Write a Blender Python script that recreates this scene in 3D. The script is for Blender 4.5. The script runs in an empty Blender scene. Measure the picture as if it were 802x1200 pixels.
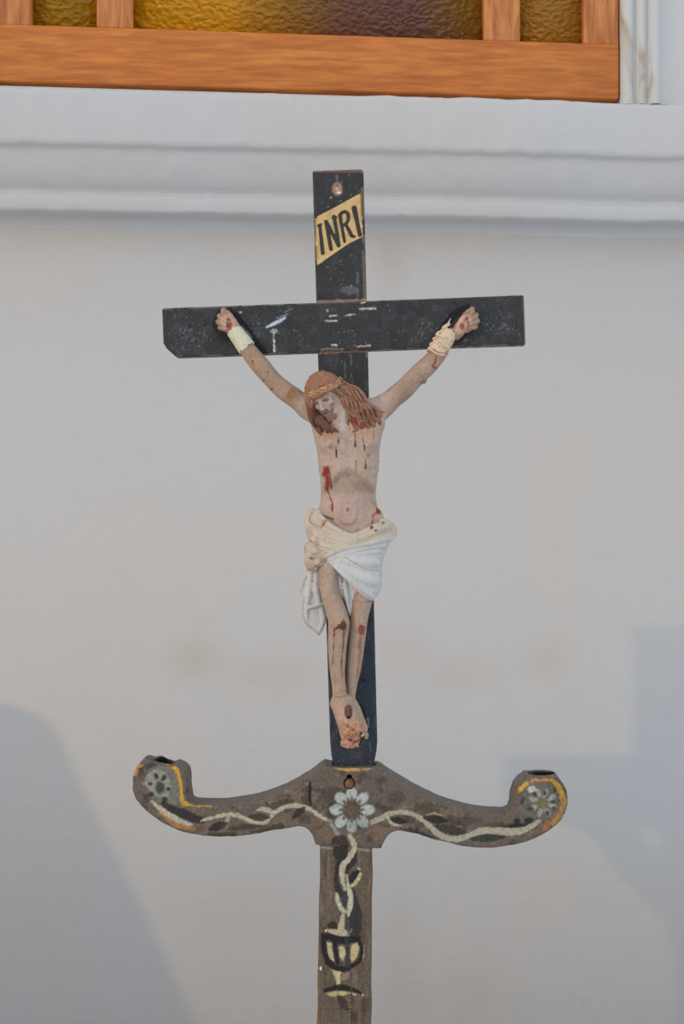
import bpy, math
import numpy as np

# ------------------------------------------------------------------ basics
scene = bpy.context.scene
COL = scene.collection
rng = np.random.default_rng(7)
f32 = np.float32
CAM_Z = 1.5          # camera height, metres
CAM_D = 1500.0       # camera to cross plane, millimetres


def lin(*c):
    c = np.array(c, dtype=float) / 255.0
    return np.where(c <= 0.04045, c / 12.92, ((c + 0.055) / 1.055) ** 2.4)


def C(r, g, b, k=0.77):
    return np.clip(lin(r, g, b) / k, 0.002, 0.9)


def P(px, py, d):
    """measured point + height d towards the viewer -> millimetres in the cross frame"""
    s = 1.0 - d / CAM_D
    return np.array([401 + (px - 401) * s, 600 + (py - 600) * s, d], dtype=float)


# ------------------------------------------------------------------ noise
_T = rng.random((32, 32, 32)).astype(f32)


def noise(x, y, z, s):
    x, y, z = np.broadcast_arrays(np.asarray(x, f32) / s, np.asarray(y, f32) / s, np.asarray(z, f32) / s)
    xi, yi, zi = np.floor(x).astype(np.int32), np.floor(y).astype(np.int32), np.floor(z).astype(np.int32)
    u, v, w = x - xi, y - yi, z - zi
    u, v, w = u * u * (3 - 2 * u), v * v * (3 - 2 * v), w * w * (3 - 2 * w)
    m = 31
    def g(a, b, c):
        return _T[(xi + a) & m, (yi + b) & m, (zi + c) & m]
    r0 = (g(0, 0, 0) * (1 - u) + g(1, 0, 0) * u) * (1 - v) + (g(0, 1, 0) * (1 - u) + g(1, 1, 0) * u) * v
    r1 = (g(0, 0, 1) * (1 - u) + g(1, 0, 1) * u) * (1 - v) + (g(0, 1, 1) * (1 - u) + g(1, 1, 1) * u) * v
    return r0 * (1 - w) + r1 * w


def fbm(x, y, z, s, n=3):
    t, a, tot = 0, 1.0, 0
    for i in range(n):
        t = t + a * noise(x + 17.3 * i, y + 5.1 * i, z, s / 2 ** i)
        tot += a
        a *= 0.55
    return t / tot


def sstep(a, b, x):
    t = np.clip((x - a) / (b - a), 0, 1)
    return t * t * (3 - 2 * t)


# ------------------------------------------------------------------ distance fields
def smin(a, b, k):
    if k <= 0:
        return np.minimum(a, b)
    h = np.clip(0.5 + 0.5 * (b - a) / k, 0, 1)
    return b + (a - b) * h - k * h * (1 - h)


def smax(a, b, k):
    return -smin(-a, -b, k)


def poly_sdf(x, y, pts):
    pts = np.asarray(pts, float)
    d = np.full(x.shape, 1e9)
    inside = np.zeros(x.shape, bool)
    n = len(pts)
    for i in range(n):
        ax, ay = pts[i]
        bx, by = pts[(i + 1) % n]
        ex, ey = bx - ax, by - ay
        wx, wy = x - ax, y - ay
        t = np.clip((wx * ex + wy * ey) / (ex * ex + ey * ey + 1e-12), 0, 1)
        d = np.minimum(d, (wx - ex * t) ** 2 + (wy - ey * t) ** 2)
        c1 = (ay <= y) & (by > y)
        c2 = (ay > y) & (by <= y)
        cr = ex * wy - ey * wx
        inside ^= (c1 & (cr > 0)) | (c2 & (cr < 0))
    d = np.sqrt(d)
    return np.where(inside, -d, d)


def smooth_poly(pts, n=2):
    """Chaikin corner cutting of a closed outline"""
    p = np.asarray(pts, float)
    for _ in range(n):
        q = np.roll(p, -1, 0)
        p = np.stack([0.75 * p + 0.25 * q, 0.25 * p + 0.75 * q], 1).reshape(-1, 2)
    return p


def catmull(pts, n=6):
    p = np.asarray(pts, float)
    if len(p) < 3:
        return np.array([p[0] + (p[-1] - p[0]) * t for t in np.linspace(0, 1, n)])
    q = np.vstack([2 * p[0] - p[1], p, 2 * p[-1] - p[-2]])
    out = []
    for i in range(1, len(q) - 2):
        for t in np.linspace(0, 1, n, endpoint=False):
            a, b, c, d = q[i - 1], q[i], q[i + 1], q[i + 2]
            out.append(0.5 * (2 * b + (c - a) * t + (2 * a - 5 * b + 4 * c - d) * t * t + (3 * b - a - 3 * c + d) * t ** 3))
    out.append(q[-2])
    return np.array(out)


class Field:
    def __init__(self, lo, hi, h):
        self.lo, self.h = np.array(lo, float), h
        self.n = np.ceil((np.array(hi) - self.lo) / h).astype(int) + 1
        self.F = np.full(self.n, 25.0, f32)
        self.ax = [(self.lo[i] + h * np.arange(self.n[i])).astype(f32) for i in range(3)]

    def block(self, lo, hi):
        a = np.clip(np.floor((np.asarray(lo) - self.lo) / self.h).astype(int), 0, self.n)
        b = np.clip(np.ceil((np.asarray(hi) - self.lo) / self.h).astype(int) + 1, 0, self.n)
        if np.any(b - a < 1):
            return None
        s = tuple(slice(a[i], b[i]) for i in range(3))
        return s, self.ax[0][s[0]][:, None, None], self.ax[1][s[1]][None, :, None], self.ax[2][s[2]][None, None, :]

    def apply(self, lo, hi, fn, k=0.0, op='add'):
        blk = self.block(lo, hi)
        if blk is None:
            return
        s, x, y, z = blk
        d = fn(x, y, z)
        if op == 'add':
            self.F[s] = smin(self.F[s], d, k)
        elif op == 'sub':
            self.F[s] = smax(self.F[s], -d, k)
        elif op == 'and':
            self.F[s] = smax(self.F[s], d, k)
        else:
            self.F[s] = self.F[s] + d

    def cone(self, a, b, ra, rb, k=2.0, op='add', flat=1.0):
        a, b = np.asarray(a, float), np.asarray(b, float)
        m = max(ra, rb) + 2 * k + 3
        ab = b - a
        L = float(ab @ ab) + 1e-9
        def fn(x, y, z):
            X, Y, Z = x - a[0], y - a[1], z - a[2]
            t = np.clip((X * ab[0] + Y * ab[1] + Z * ab[2]) / L, 0, 1)
            r = ra + (rb - ra) * t
            return np.sqrt((X - ab[0] * t) ** 2 + (Y - ab[1] * t) ** 2 + ((Z - ab[2] * t) / flat) ** 2) - r
        self.apply(np.minimum(a, b) - m, np.maximum(a, b) + m, fn, k, op)

    def chain(self, pts, rad, k=2.0, op='add', flat=1.0, smooth=0):
        """pts = (px, py, d) as measured"""
        Q = np.array([P(*p) for p in pts])
        R = np.array(rad, float) if np.ndim(rad) else np.full(len(pts), float(rad))
        if smooth and len(Q) > 2:
            A = catmull(np.hstack([Q, R[:, None]]), smooth)
            Q, R = A[:, :3], A[:, 3]
        for i in range(len(Q) - 1):
            self.cone(Q[i], Q[i + 1], R[i], R[i + 1], k, op, flat)

    def ell(self, c, r, k=2.0, op='add', basis=None, raw=False):
        c = np.asarray(c, float) if raw else P(*c)
        r = np.asarray(r, float)
        m = r.max() + 2 * k + 3
        B = np.eye(3) if basis is None else np.asarray(basis, float)
        def fn(x, y, z):
            X, Y, Z = x - c[0], y - c[1], z - c[2]
            q = [(X * B[i, 0] + Y * B[i, 1] + Z * B[i, 2]) / r[i] for i in range(3)]
            k0 = np.sqrt(q[0] ** 2 + q[1] ** 2 + q[2] ** 2) + 1e-6
            k1 = np.sqrt((q[0] / r[0]) ** 2 + (q[1] / r[1]) ** 2 + (q[2] / r[2]) ** 2) + 1e-6
            return k0 * (k0 - 1.0) / k1
        self.apply(c - m, c + m, fn, k, op)

    def loft(self, rows, k=3.0, power=2.0, op='add'):
        """rows: (py, left px, right px, front d, back d)"""
        R = np.array(rows, float)
        dm = (R[:, 3] + R[:, 4]) / 2
        s = 1 - dm / CAM_D
        ys = 600 + (R[:, 0] - 600) * s
        cx = 401 + ((R[:, 1] + R[:, 2]) / 2 - 401) * s
        a = (R[:, 2] - R[:, 1]) / 2 * s
        cd, b = dm, (R[:, 3] - R[:, 4]) / 2
        yy = self.ax[1]
        from_rows = lambda v: smooth_interp(yy, ys, v)
        CX, A, CD, B = [from_rows(v) for v in (cx, a, cd, b)]
        lo = [cx.min() - a.max() - 8, ys[0] - 8, (cd - b).min() - 8]
        hi = [cx.max() + a.max() + 8, ys[-1] + 8, (cd + b).max() + 8]
        blk = self.block(lo, hi)
        s_, x, y, z = blk
        j = s_[1]
        g = lambda v: v[j][None, :, None]
        u = np.abs((x - g(CX)) / g(A))
        w = np.abs((z - g(CD)) / g(B))
        if power == 2.0:
            q = np.sqrt(u * u + w * w)
        else:
            q = (u ** power + w ** power + 1e-9) ** (1 / power)
        d = (q - 1) * np.minimum(g(A), g(B))
        cap = np.maximum(ys[0] - y, y - ys[-1])
        d = smax(d, cap + np.zeros_like(d), 5.0)
        if op == 'add':
            self.F[s_] = smin(self.F[s_], d, k)
        else:
            self.F[s_] = smax(self.F[s_], -d, k)

    def slab(self, pts, d0, d1, r=1.0, k=0.0, op='add', dref=None):
        dref = d1 if dref is None else dref
        Q = np.array([P(p[0], p[1], dref)[:2] for p in pts])
        lo = [Q[:, 0].min() - 6, Q[:, 1].min() - 6, d0 - 6]
        hi = [Q[:, 0].max() + 6, Q[:, 1].max() + 6, d1 + 6]
        blk = self.block(lo, hi)
        s, x, y, z = blk
        xx, yy = np.broadcast_arrays(x[:, :, 0], y[:, :, 0])
        d2 = poly_sdf(xx.astype(float), yy.astype(float), Q).astype(f32)[:, :, None] + r
        dz = np.abs(z - (d0 + d1) / 2) - (d1 - d0) / 2 + r
        d = np.sqrt(np.maximum(d2, 0) ** 2 + np.maximum(dz, 0) ** 2) + np.minimum(np.maximum(d2, dz), 0) - r
        if op == 'add':
            self.F[s] = smin(self.F[s], d, k)
        else:
            self.F[s] = smax(self.F[s], -d, k)

    def mesh(self):
        F = self.F
        for i in range(3):                       # keep the border outside
            sl = [slice(None)] * 3
            sl[i] = 0
            F[tuple(sl)] = np.maximum(F[tuple(sl)], 0.01)
            sl[i] = -1
            F[tuple(sl)] = np.maximum(F[tuple(sl)], 0.01)
        ins = F < 0
        cnt = np.zeros(np.array(F.shape) - 1, np.int8)
        for a in (0, 1):
            for b in (0, 1):
                for c in (0, 1):
                    cnt += ins[a:F.shape[0] - 1 + a, b:F.shape[1] - 1 + b, c:F.shape[2] - 1 + c]
        act = np.argwhere((cnt > 0) & (cnt < 8))
        idx = np.full(cnt.shape, -1, np.int32)
        idx[act[:, 0], act[:, 1], act[:, 2]] = np.arange(len(act))
        val = {}
        for a in (0, 1):
            for b in (0, 1):
                for c in (0, 1):
                    val[a, b, c] = F[act[:, 0] + a, act[:, 1] + b, act[:, 2] + c].astype(float)
        acc = np.zeros((len(act), 3))
        num = np.zeros(len(act))
        cs = list(val)
        for p in cs:
            for ax in range(3):
                if p[ax] == 0:
                    q = list(p)
                    q[ax] = 1
                    q = tuple(q)
                    va, vb = val[p], val[q]
                    m = (va < 0) != (vb < 0)
                    t = va[m] / (va[m] - vb[m])
                    pt = np.tile(np.array(p, float), (m.sum(), 1))
                    pt[:, ax] = t
                    acc[m] += pt
                    num[m] += 1
        V = (act + acc / num[:, None]) * self.h + self.lo
        quads = []
        for ax in range(3):
            b, c = [(1, 2), (2, 0), (0, 1)][ax]
            sa = [slice(None)] * 3
            sb = [slice(None)] * 3
            sa[ax] = slice(0, -1)
            sb[ax] = slice(1, None)
            A, B = ins[tuple(sa)], ins[tuple(sb)]
            e = np.argwhere(A != B)
            ok = (e[:, b] > 0) & (e[:, c] > 0) & (e[:, b] < F.shape[b] - 1) & (e[:, c] < F.shape[c] - 1)
            e = e[ok]
            fl = A[e[:, 0], e[:, 1], e[:, 2]]
            def at(db, dc):
                q = e.copy()
                q[:, b] += db
                q[:, c] += dc
                return idx[q[:, 0], q[:, 1], q[:, 2]]
            Q = np.stack([at(-1, -1), at(0, -1), at(0, 0), at(-1, 0)], 1)
            Q[~fl] = Q[~fl][:, ::-1]
            quads.append(Q)
        return V, np.vstack(quads)


def smooth_interp(x, xs, ys):
    """monotone-ish cubic interpolation"""
    xs, ys = np.asarray(xs, float), np.asarray(ys, float)
    m = np.gradient(ys, xs)
    x = np.clip(x, xs[0], xs[-1])
    i = np.clip(np.searchsorted(xs, x) - 1, 0, len(xs) - 2)
    h = xs[i + 1] - xs[i]
    t = (x - xs[i]) / h
    return (ys[i] * (2 * t ** 3 - 3 * t ** 2 + 1) + m[i] * h * (t ** 3 - 2 * t ** 2 + t)
            + ys[i + 1] * (-2 * t ** 3 + 3 * t ** 2) + m[i + 1] * h * (t ** 3 - t ** 2)).astype(f32)


# ------------------------------------------------------------------ objects
def link(name, me, mat=None, parent=None):
    o = bpy.data.objects.new(name, me)
    COL.objects.link(o)
    if mat is not None:
        me.materials.append(mat)
    if parent is not None:
        o.parent = parent
    return o


def tag(o, label=None, cat=None, group=None, kind=None):
    for k, v in (('label', label), ('category', cat), ('group', group), ('kind', kind)):
        if v:
            o[k] = v
    return o


def empty(name, loc=(0, 0, 0), rz=0.0):
    o = bpy.data.objects.new(name, None)
    o.location = loc
    o.rotation_euler = (0, 0, rz)
    o.empty_display_size = 0.05
    COL.objects.link(o)
    return o


def to_world(V, origin=(0, 0, 0)):
    W = np.empty_like(V)
    W[:, 0] = (V[:, 0] - 401) / 1000 - origin[0]
    W[:, 1] = -V[:, 2] / 1000 - origin[1]
    W[:, 2] = CAM_Z + (600 - V[:, 1]) / 1000 - origin[2]
    return W


def raw_mesh(name, V, quads, smooth=True):
    me = bpy.data.meshes.new(name)
    n = len(quads)
    me.vertices.add(len(V))
    me.vertices.foreach_set('co', np.ascontiguousarray(V, dtype=f32).ravel())
    me.loops.add(4 * n)
    me.loops.foreach_set('vertex_index', np.ascontiguousarray(quads, dtype=np.int32).ravel())
    me.polygons.add(n)
    me.polygons.foreach_set('loop_start', np.arange(0, 4 * n, 4, dtype=np.int32))
    me.polygons.foreach_set('loop_total', np.full(n, 4, np.int32))
    me.update(calc_edges=True)
    if smooth:
        me.polygons.foreach_set('use_smooth', np.ones(n, bool))
    return me


def normals_of(V, Q):
    fn = np.cross(V[Q[:, 2]] - V[Q[:, 0]], V[Q[:, 3]] - V[Q[:, 1]])
    N = np.zeros_like(V)
    for i in range(4):
        np.add.at(N, Q[:, i], fn)
    return N / (np.linalg.norm(N, axis=1, keepdims=True) + 1e-9)


def vol_sign(V, Q):
    a, b, c, d = [V[Q[:, i]] for i in range(4)]
    return np.sum(np.einsum('ij,ij->i', a, np.cross(b, c)) + np.einsum('ij,ij->i', a, np.cross(c, d)))


def set_paint(me, rgb):
    at = me.color_attributes.new('paint', 'FLOAT_COLOR', 'POINT')
    d = np.ones((len(rgb), 4), f32)
    d[:, :3] = np.clip(rgb, 0, 1)
    at.data.foreach_set('color', d.ravel())


def emit(field, name, mat, parent, paint=None, origin=(0, 0, 0)):
    V, Q = field.mesh()
    W = to_world(V, origin)
    if vol_sign(W - W.mean(0), Q) < 0:
        Q = Q[:, ::-1]
    me = raw_mesh(name, W, Q)
    if paint is not None:
        N = normals_of(W, Q)                       # blender axes; -y faces the viewer
        s = 1 - V[:, 2] / CAM_D
        px = 401 + (V[:, 0] - 401) / s
        py = 600 + (V[:, 1] - 600) / s
        set_paint(me, paint(px, py, V[:, 2], N))
    return link(name, me, mat, parent)


# paint helpers --------------------------------------------------------------
class Paint:
    def __init__(self, px, py, d, N, base):
        self.x, self.y, self.d = px, py, d
        self.f = sstep(0.05, 0.4, -N[:, 1])         # only where the brush reaches: the front
        self.rgb = np.tile(np.asarray(base, float), (len(px), 1)) if np.ndim(base) == 1 else np.array(base)
        self.wob = fbm(px, py, d, 5.0, 2) - 0.5
        self.wob2 = fbm(px + 40, py + 90, d, 1.8, 2) - 0.5

    def put(self, mask, col, op=1.0, front=True):
        m = (mask * op * (self.f if front else 1.0))[:, None]
        self.rgb = self.rgb * (1 - m) + np.asarray(col) * m

    def stroke(self, pts, w, col, op=1.0, soft=0.8, rough=1.0, front=True, sm=5):
        p = np.array([q[:2] for q in pts], float)
        W = np.array(w, float) if np.ndim(w) else np.full(len(p), float(w))
        if sm and len(p) > 2:
            A = catmull(np.hstack([p, W[:, None]]), sm)
            p, W = A[:, :2], A[:, 2]
        best = np.full(len(self.x), 1e9)
        lo, hi = p.min(0) - W.max() - 4, p.max(0) + W.max() + 4
        sel = np.where((self.x > lo[0]) & (self.x < hi[0]) & (self.y > lo[1]) & (self.y < hi[1]))[0]
        x, y = self.x[sel], self.y[sel]
        bb = np.full(len(sel), 1e9)
        for i in range(len(p) - 1):
            ex, ey = p[i + 1] - p[i]
            t = np.clip(((x - p[i, 0]) * ex + (y - p[i, 1]) * ey) / (ex * ex + ey * ey + 1e-9), 0, 1)
            dd = np.hypot(x - p[i, 0] - ex * t, y - p[i, 1] - ey * t) - (W[i] + (W[i + 1] - W[i]) * t)
            bb = np.minimum(bb, dd)
        best[sel] = bb + rough * (1.6 * self.wob[sel] + 1.6 * self.wob2[sel])
        self.put(1 - sstep(-soft, soft, best), col, op, front)

    def poly(self, pts, col, op=1.0, soft=0.8, rough=1.0, front=True):
        p = np.asarray(pts, float)
        lo, hi = p.min(0) - 6, p.max(0) + 6
        sel = np.where((self.x > lo[0]) & (self.x < hi[0]) & (self.y > lo[1]) & (self.y < hi[1]))[0]
        m = np.zeros(len(self.x))
        dd = poly_sdf(self.x[sel], self.y[sel], p) + rough * (1.6 * self.wob[sel] + 1.6 * self.wob2[sel])
        m[sel] = 1 - sstep(-soft, soft, dd)
        self.put(m, col, op, front)

    def blob(self, c, r, col, op=1.0, ang=0.0, soft=0.5, rough=1.0, front=True):
        r = np.array(r, float) if np.ndim(r) else np.array([r, r], float)
        ca, sa = math.cos(ang), math.sin(ang)
        X, Y = self.x - c[0], self.y - c[1]
        q = np.hypot((X * ca + Y * sa) / r[0], (-X * sa + Y * ca) / r[1])
        q = q + rough * (self.wob + self.wob2) * 1.4 / r.min()
        self.put(1 - sstep(1 - soft, 1 + soft * 0.4, q), col, op, front)

    def dirt(self, s, lo, hi, col, op=1.0, n=3, seed=0.0, stretch=(1, 1, 1)):
        v = fbm(self.x * stretch[0] + seed, self.y * stretch[1] + seed * 2, self.d * stretch[2], s, n)
        self.put(sstep(lo, hi, v), col, op, False)


# ------------------------------------------------------------------ materials
def nodes_of(name):
    m = bpy.data.materials.new(name)
    m.use_nodes = True
    nt = m.node_tree
    nt.nodes.clear()
    out = nt.nodes.new('ShaderNodeOutputMaterial')
    bs = nt.nodes.new('ShaderNodeBsdfPrincipled')
    nt.links.new(bs.outputs[0], out.inputs[0])
    return m, nt, bs


def add_bump(nt, bs, scale, strength, dist=0.001, detail=4, vec=None, stretch=None):
    tc = nt.nodes.new('ShaderNodeTexCoord')
    mp = nt.nodes.new('ShaderNodeMapping')
    if stretch:
        mp.inputs['Scale'].default_value = stretch
    nt.links.new(tc.outputs['Object'], mp.inputs[0])
    no = nt.nodes.new('ShaderNodeTexNoise')
    no.inputs['Scale'].default_value = scale
    no.inputs['Detail'].default_value = detail
    nt.links.new(mp.outputs[0], no.inputs['Vector'])
    bu = nt.nodes.new('ShaderNodeBump')
    bu.inputs['Strength'].default_value = strength
    bu.inputs['Distance'].default_value = dist
    nt.links.new(no.outputs['Fac'], bu.inputs['Height'])
    prev = bs.inputs['Normal'].links
    if prev:
        nt.links.new(prev[0].from_socket, bu.inputs['Normal'])
    nt.links.new(bu.outputs[0], bs.inputs['Normal'])
    return no


def painted(name, rough=0.55, spec=0.3, bump=(600, 0.25, 0.0006), mottle=(250, 0.75, 1.2)):
    m, nt, bs = nodes_of(name)
    at = nt.nodes.new('ShaderNodeAttribute')
    at.attribute_name = 'paint'
    tc = nt.nodes.new('ShaderNodeTexCoord')
    no = nt.nodes.new('ShaderNodeTexNoise')
    no.inputs['Scale'].default_value = mottle[0]
    no.inputs['Detail'].default_value = 5
    nt.links.new(tc.outputs['Object'], no.inputs['Vector'])
    mr = nt.nodes.new('ShaderNodeMapRange')
    mr.inputs['From Min'].default_value = 0.3
    mr.inputs['From Max'].default_value = 0.7
    mr.inputs['To Min'].default_value = mottle[1]
    mr.inputs['To Max'].default_value = mottle[2]
    nt.links.new(no.outputs['Fac'], mr.inputs['Value'])
    mx = nt.nodes.new('ShaderNodeMix')
    mx.data_type = 'RGBA'
    mx.blend_type = 'MULTIPLY'
    mx.inputs[0].default_value = 1.0
    nt.links.new(at.outputs['Color'], mx.inputs[6])
    nt.links.new(mr.outputs[0], mx.inputs[7])
    nt.links.new(mx.outputs[2], bs.inputs['Base Color'])
    bs.inputs['Roughness'].default_value = rough
    bs.inputs['Specular IOR Level'].default_value = spec
    add_bump(nt, bs, *bump)
    return m


def ramp_material(name, stops, scale, stretch, rough=0.6, spec=0.3, detail=6, distortion=0.0, bump=None):
    m, nt, bs = nodes_of(name)
    tc = nt.nodes.new('ShaderNodeTexCoord')
    mp = nt.nodes.new('ShaderNodeMapping')
    mp.inputs['Scale'].default_value = stretch
    nt.links.new(tc.outputs['Object'], mp.inputs[0])
    no = nt.nodes.new('ShaderNodeTexNoise')
    no.inputs['Scale'].default_value = scale
    no.inputs['Detail'].default_value = detail
    no.inputs['Distortion'].default_value = distortion
    nt.links.new(mp.outputs[0], no.inputs['Vector'])
    cr = nt.nodes.new('ShaderNodeValToRGB')
    el = cr.color_ramp.elements
    el[0].position, el[0].color = stops[0][0], (*stops[0][1], 1)
    el[1].position, el[1].color = stops[-1][0], (*stops[-1][1], 1)
    for p, c in stops[1:-1]:
        e = el.new(p)
        e.color = (*c, 1)
    nt.links.new(no.outputs['Fac'], cr.inputs['Fac'])
    nt.links.new(cr.outputs['Color'], bs.inputs['Base Color'])
    bs.inputs['Roughness'].default_value = rough
    bs.inputs['Specular IOR Level'].default_value = spec
    if bump:
        add_bump(nt, bs, *bump)
    return m, nt, bs, cr


M_flesh = painted('painted_plaster_flesh', 0.5, 0.28, (900, 0.16, 0.0007), (260, 0.86, 1.08))
M_hair = painted('painted_plaster_hair', 0.5, 0.3, (700, 0.3, 0.0008), (400, 0.88, 1.1))
M_cloth = painted('painted_plaster_cloth', 0.5, 0.3, (800, 0.12, 0.0006), (300, 0.92, 1.05))
M_board = painted('worn_black_paint', 0.55, 0.25, (900, 0.5, 0.0006), (1100, 0.4, 2.0))
M_stand = painted('painted_weathered_wood', 0.6, 0.25, (300, 0.6, 0.0014), (330, 0.72, 1.22))
M_straw = painted('plaited_straw', 0.6, 0.25, (900, 0.4, 0.0006), (600, 0.7, 1.2))
M_wrap = painted('cloth_tape', 0.8, 0.1, (1200, 0.35, 0.0006), (500, 0.88, 1.08))
M_rust = painted('rusty_iron', 0.6, 0.3, (900, 0.5, 0.0008), (700, 0.6, 1.3))

# ------------------------------------------------------------------ BLACK CROSS
cross = empty('wooden_cross', (0.012, 0, CAM_Z - 0.296))
O_CROSS = (0.012, 0, CAM_Z - 0.296)
tag(cross, 'black painted wooden cross with tilted INRI plaque, set in the brown stand', 'cross')


def up_edge(y):
    L = 366 + (y - 200) * (387 - 366) / (870 - 200)
    R = 426.3 + (y - 199) * (442.5 - 426.3) / (870 - 199)
    return L, R


UF = 9.0     # front of upright board
pts = [(366.4, 201.5), (367.5, 200), (423.5, 198), (426.3, 201)]
for yy in (350, 500, 700, 868):
    pts.append((up_edge(yy)[1], yy))
pts += [(441.6, 880), (438.3, 896), (438.5, 935), (391, 935), (391, 896), (388.2, 884)]
for yy in (868, 700, 500, 350):
    pts.append((up_edge(yy)[0], yy))
fu = Field([358, 190, -14], [450, 945, 13], 1.0)
fu.slab(pts, -9, UF, 1.2)
fu.chain([(395, 221, -12), (395, 221, 12)], 2.6, 0.6, 'sub')
for g in [[(422.6, 205), (425.5, 350), (427, 440), (437, 700)]]:
    fu.chain([(a, b, 9.6) for a, b in g], 0.9, 0.5, 'sub')


def paint_upright(x, y, d, N):
    blk = C(45, 45, 46)
    blue = C(40, 46, 55)
    t = sstep(640, 760, y)[:, None]
    p = Paint(x, y, d, N, blk * (1 - t) + blue * t)
    p.dirt(9, 0.5, 0.75, C(55, 57, 60), 0.7, seed=3, stretch=(1, 0.35, 1))
    p.dirt(14, 0.55, 0.8, C(31, 31, 33), 0.8, seed=31, stretch=(1, 0.5, 1))
    p.dirt(2.2, 0.74, 0.84, C(129, 127, 125), 0.7, seed=11)
    # patchy lighter brown along the upper right arris
    R = up_edge(y)[1]
    edge = sstep(-5.0, -2.6, x - R) * (noise(x, y, d, 9) > 0.35)
    p.put(edge * sstep(470, 420, y), C(101, 89, 79), 0.75, False)
    L = up_edge(y)[0]
    p.put(sstep(2.2, 0.6, x - L) * (noise(x, y, d, 7) > 0.45), C(83, 72, 64), 0.7, False)
    p.put(sstep(203.5, 200.5, y), C(110, 83, 69), 0.8, False)
    p.blob((395.4, 221.5), (6.6, 8.6), C(153, 112, 90), 0.95, soft=0.4, rough=0.7)
    p.blob((397, 225.5), (3.2, 2.2), C(194, 185, 176), 0.9)
    p.blob((395, 220), (2.4, 3.0), C(34, 22, 19), 1.0, rough=0.2)
    p.stroke([(395, 205), (395.5, 215)], 0.8, C(103, 99, 96), 0.6)
    p.blob((388.3, 231.5), 1.4, C(172, 168, 163), 0.8)
    # rubbed rows next to the beam
    p.stroke([(373, 353.5), (400, 352.8), (428, 351.6)], 1.2, C(160, 128, 112), 0.7, rough=1.6)
    p.stroke([(376, 412.5), (400, 411.8), (431, 411)], 1.4, C(165, 120, 98), 0.75, rough=1.9)
    for q in [[(419, 320), (419.5, 350)], [(404.5, 424), (405.5, 470)], [(411, 385), (412, 430)]]:
        p.stroke(q, 0.6, C(110, 108, 106), 0.6, rough=1.2)
    p.blob((410, 340), (12, 6), C(88, 92, 98), 0.6)
    for i in range(60):
        cx, cy = rng.uniform(385, 440), rng.uniform(700, 890)
        p.stroke([(cx, cy), (cx + rng.uniform(-1, 1), cy + rng.uniform(3, 14))], 0.5, C(72, 82, 96), 0.55, rough=1.0)
    # shadow beside foot and ankle, painted into the board colour
    p.poly([(417, 822), (424, 826), (432, 844), (434, 856), (430, 858), (424, 848), (418, 838)], C(22, 22, 24), 0.9)
    p.stroke([(431.5, 842), (431.8, 852)], 1.2, C(120, 126, 132), 0.7)
    p.blob((426, 797), (4, 2.5), C(20, 22, 26), 0.8)
    return p.rgb


emit(fu, 'upright_board', M_board, cross, paint_upright, O_CROSS)

fb = Field([180, 335, -12], [626, 428, 18], 1.0)
fb.slab([(190, 362.5), (191.5, 361), (300, 357.2), (402, 353.5), (500, 350), (613, 345.6), (614.4, 347),
         (616.4, 403.5), (520, 406.6), (402, 411.2), (208, 418), (205, 417), (195, 408), (191.5, 402)], -7, 13, 1.0)
fb.chain([(613.0, 348, 13.6), (615, 402, 13.6)], 0.7, 0.4, 'sub')


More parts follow.
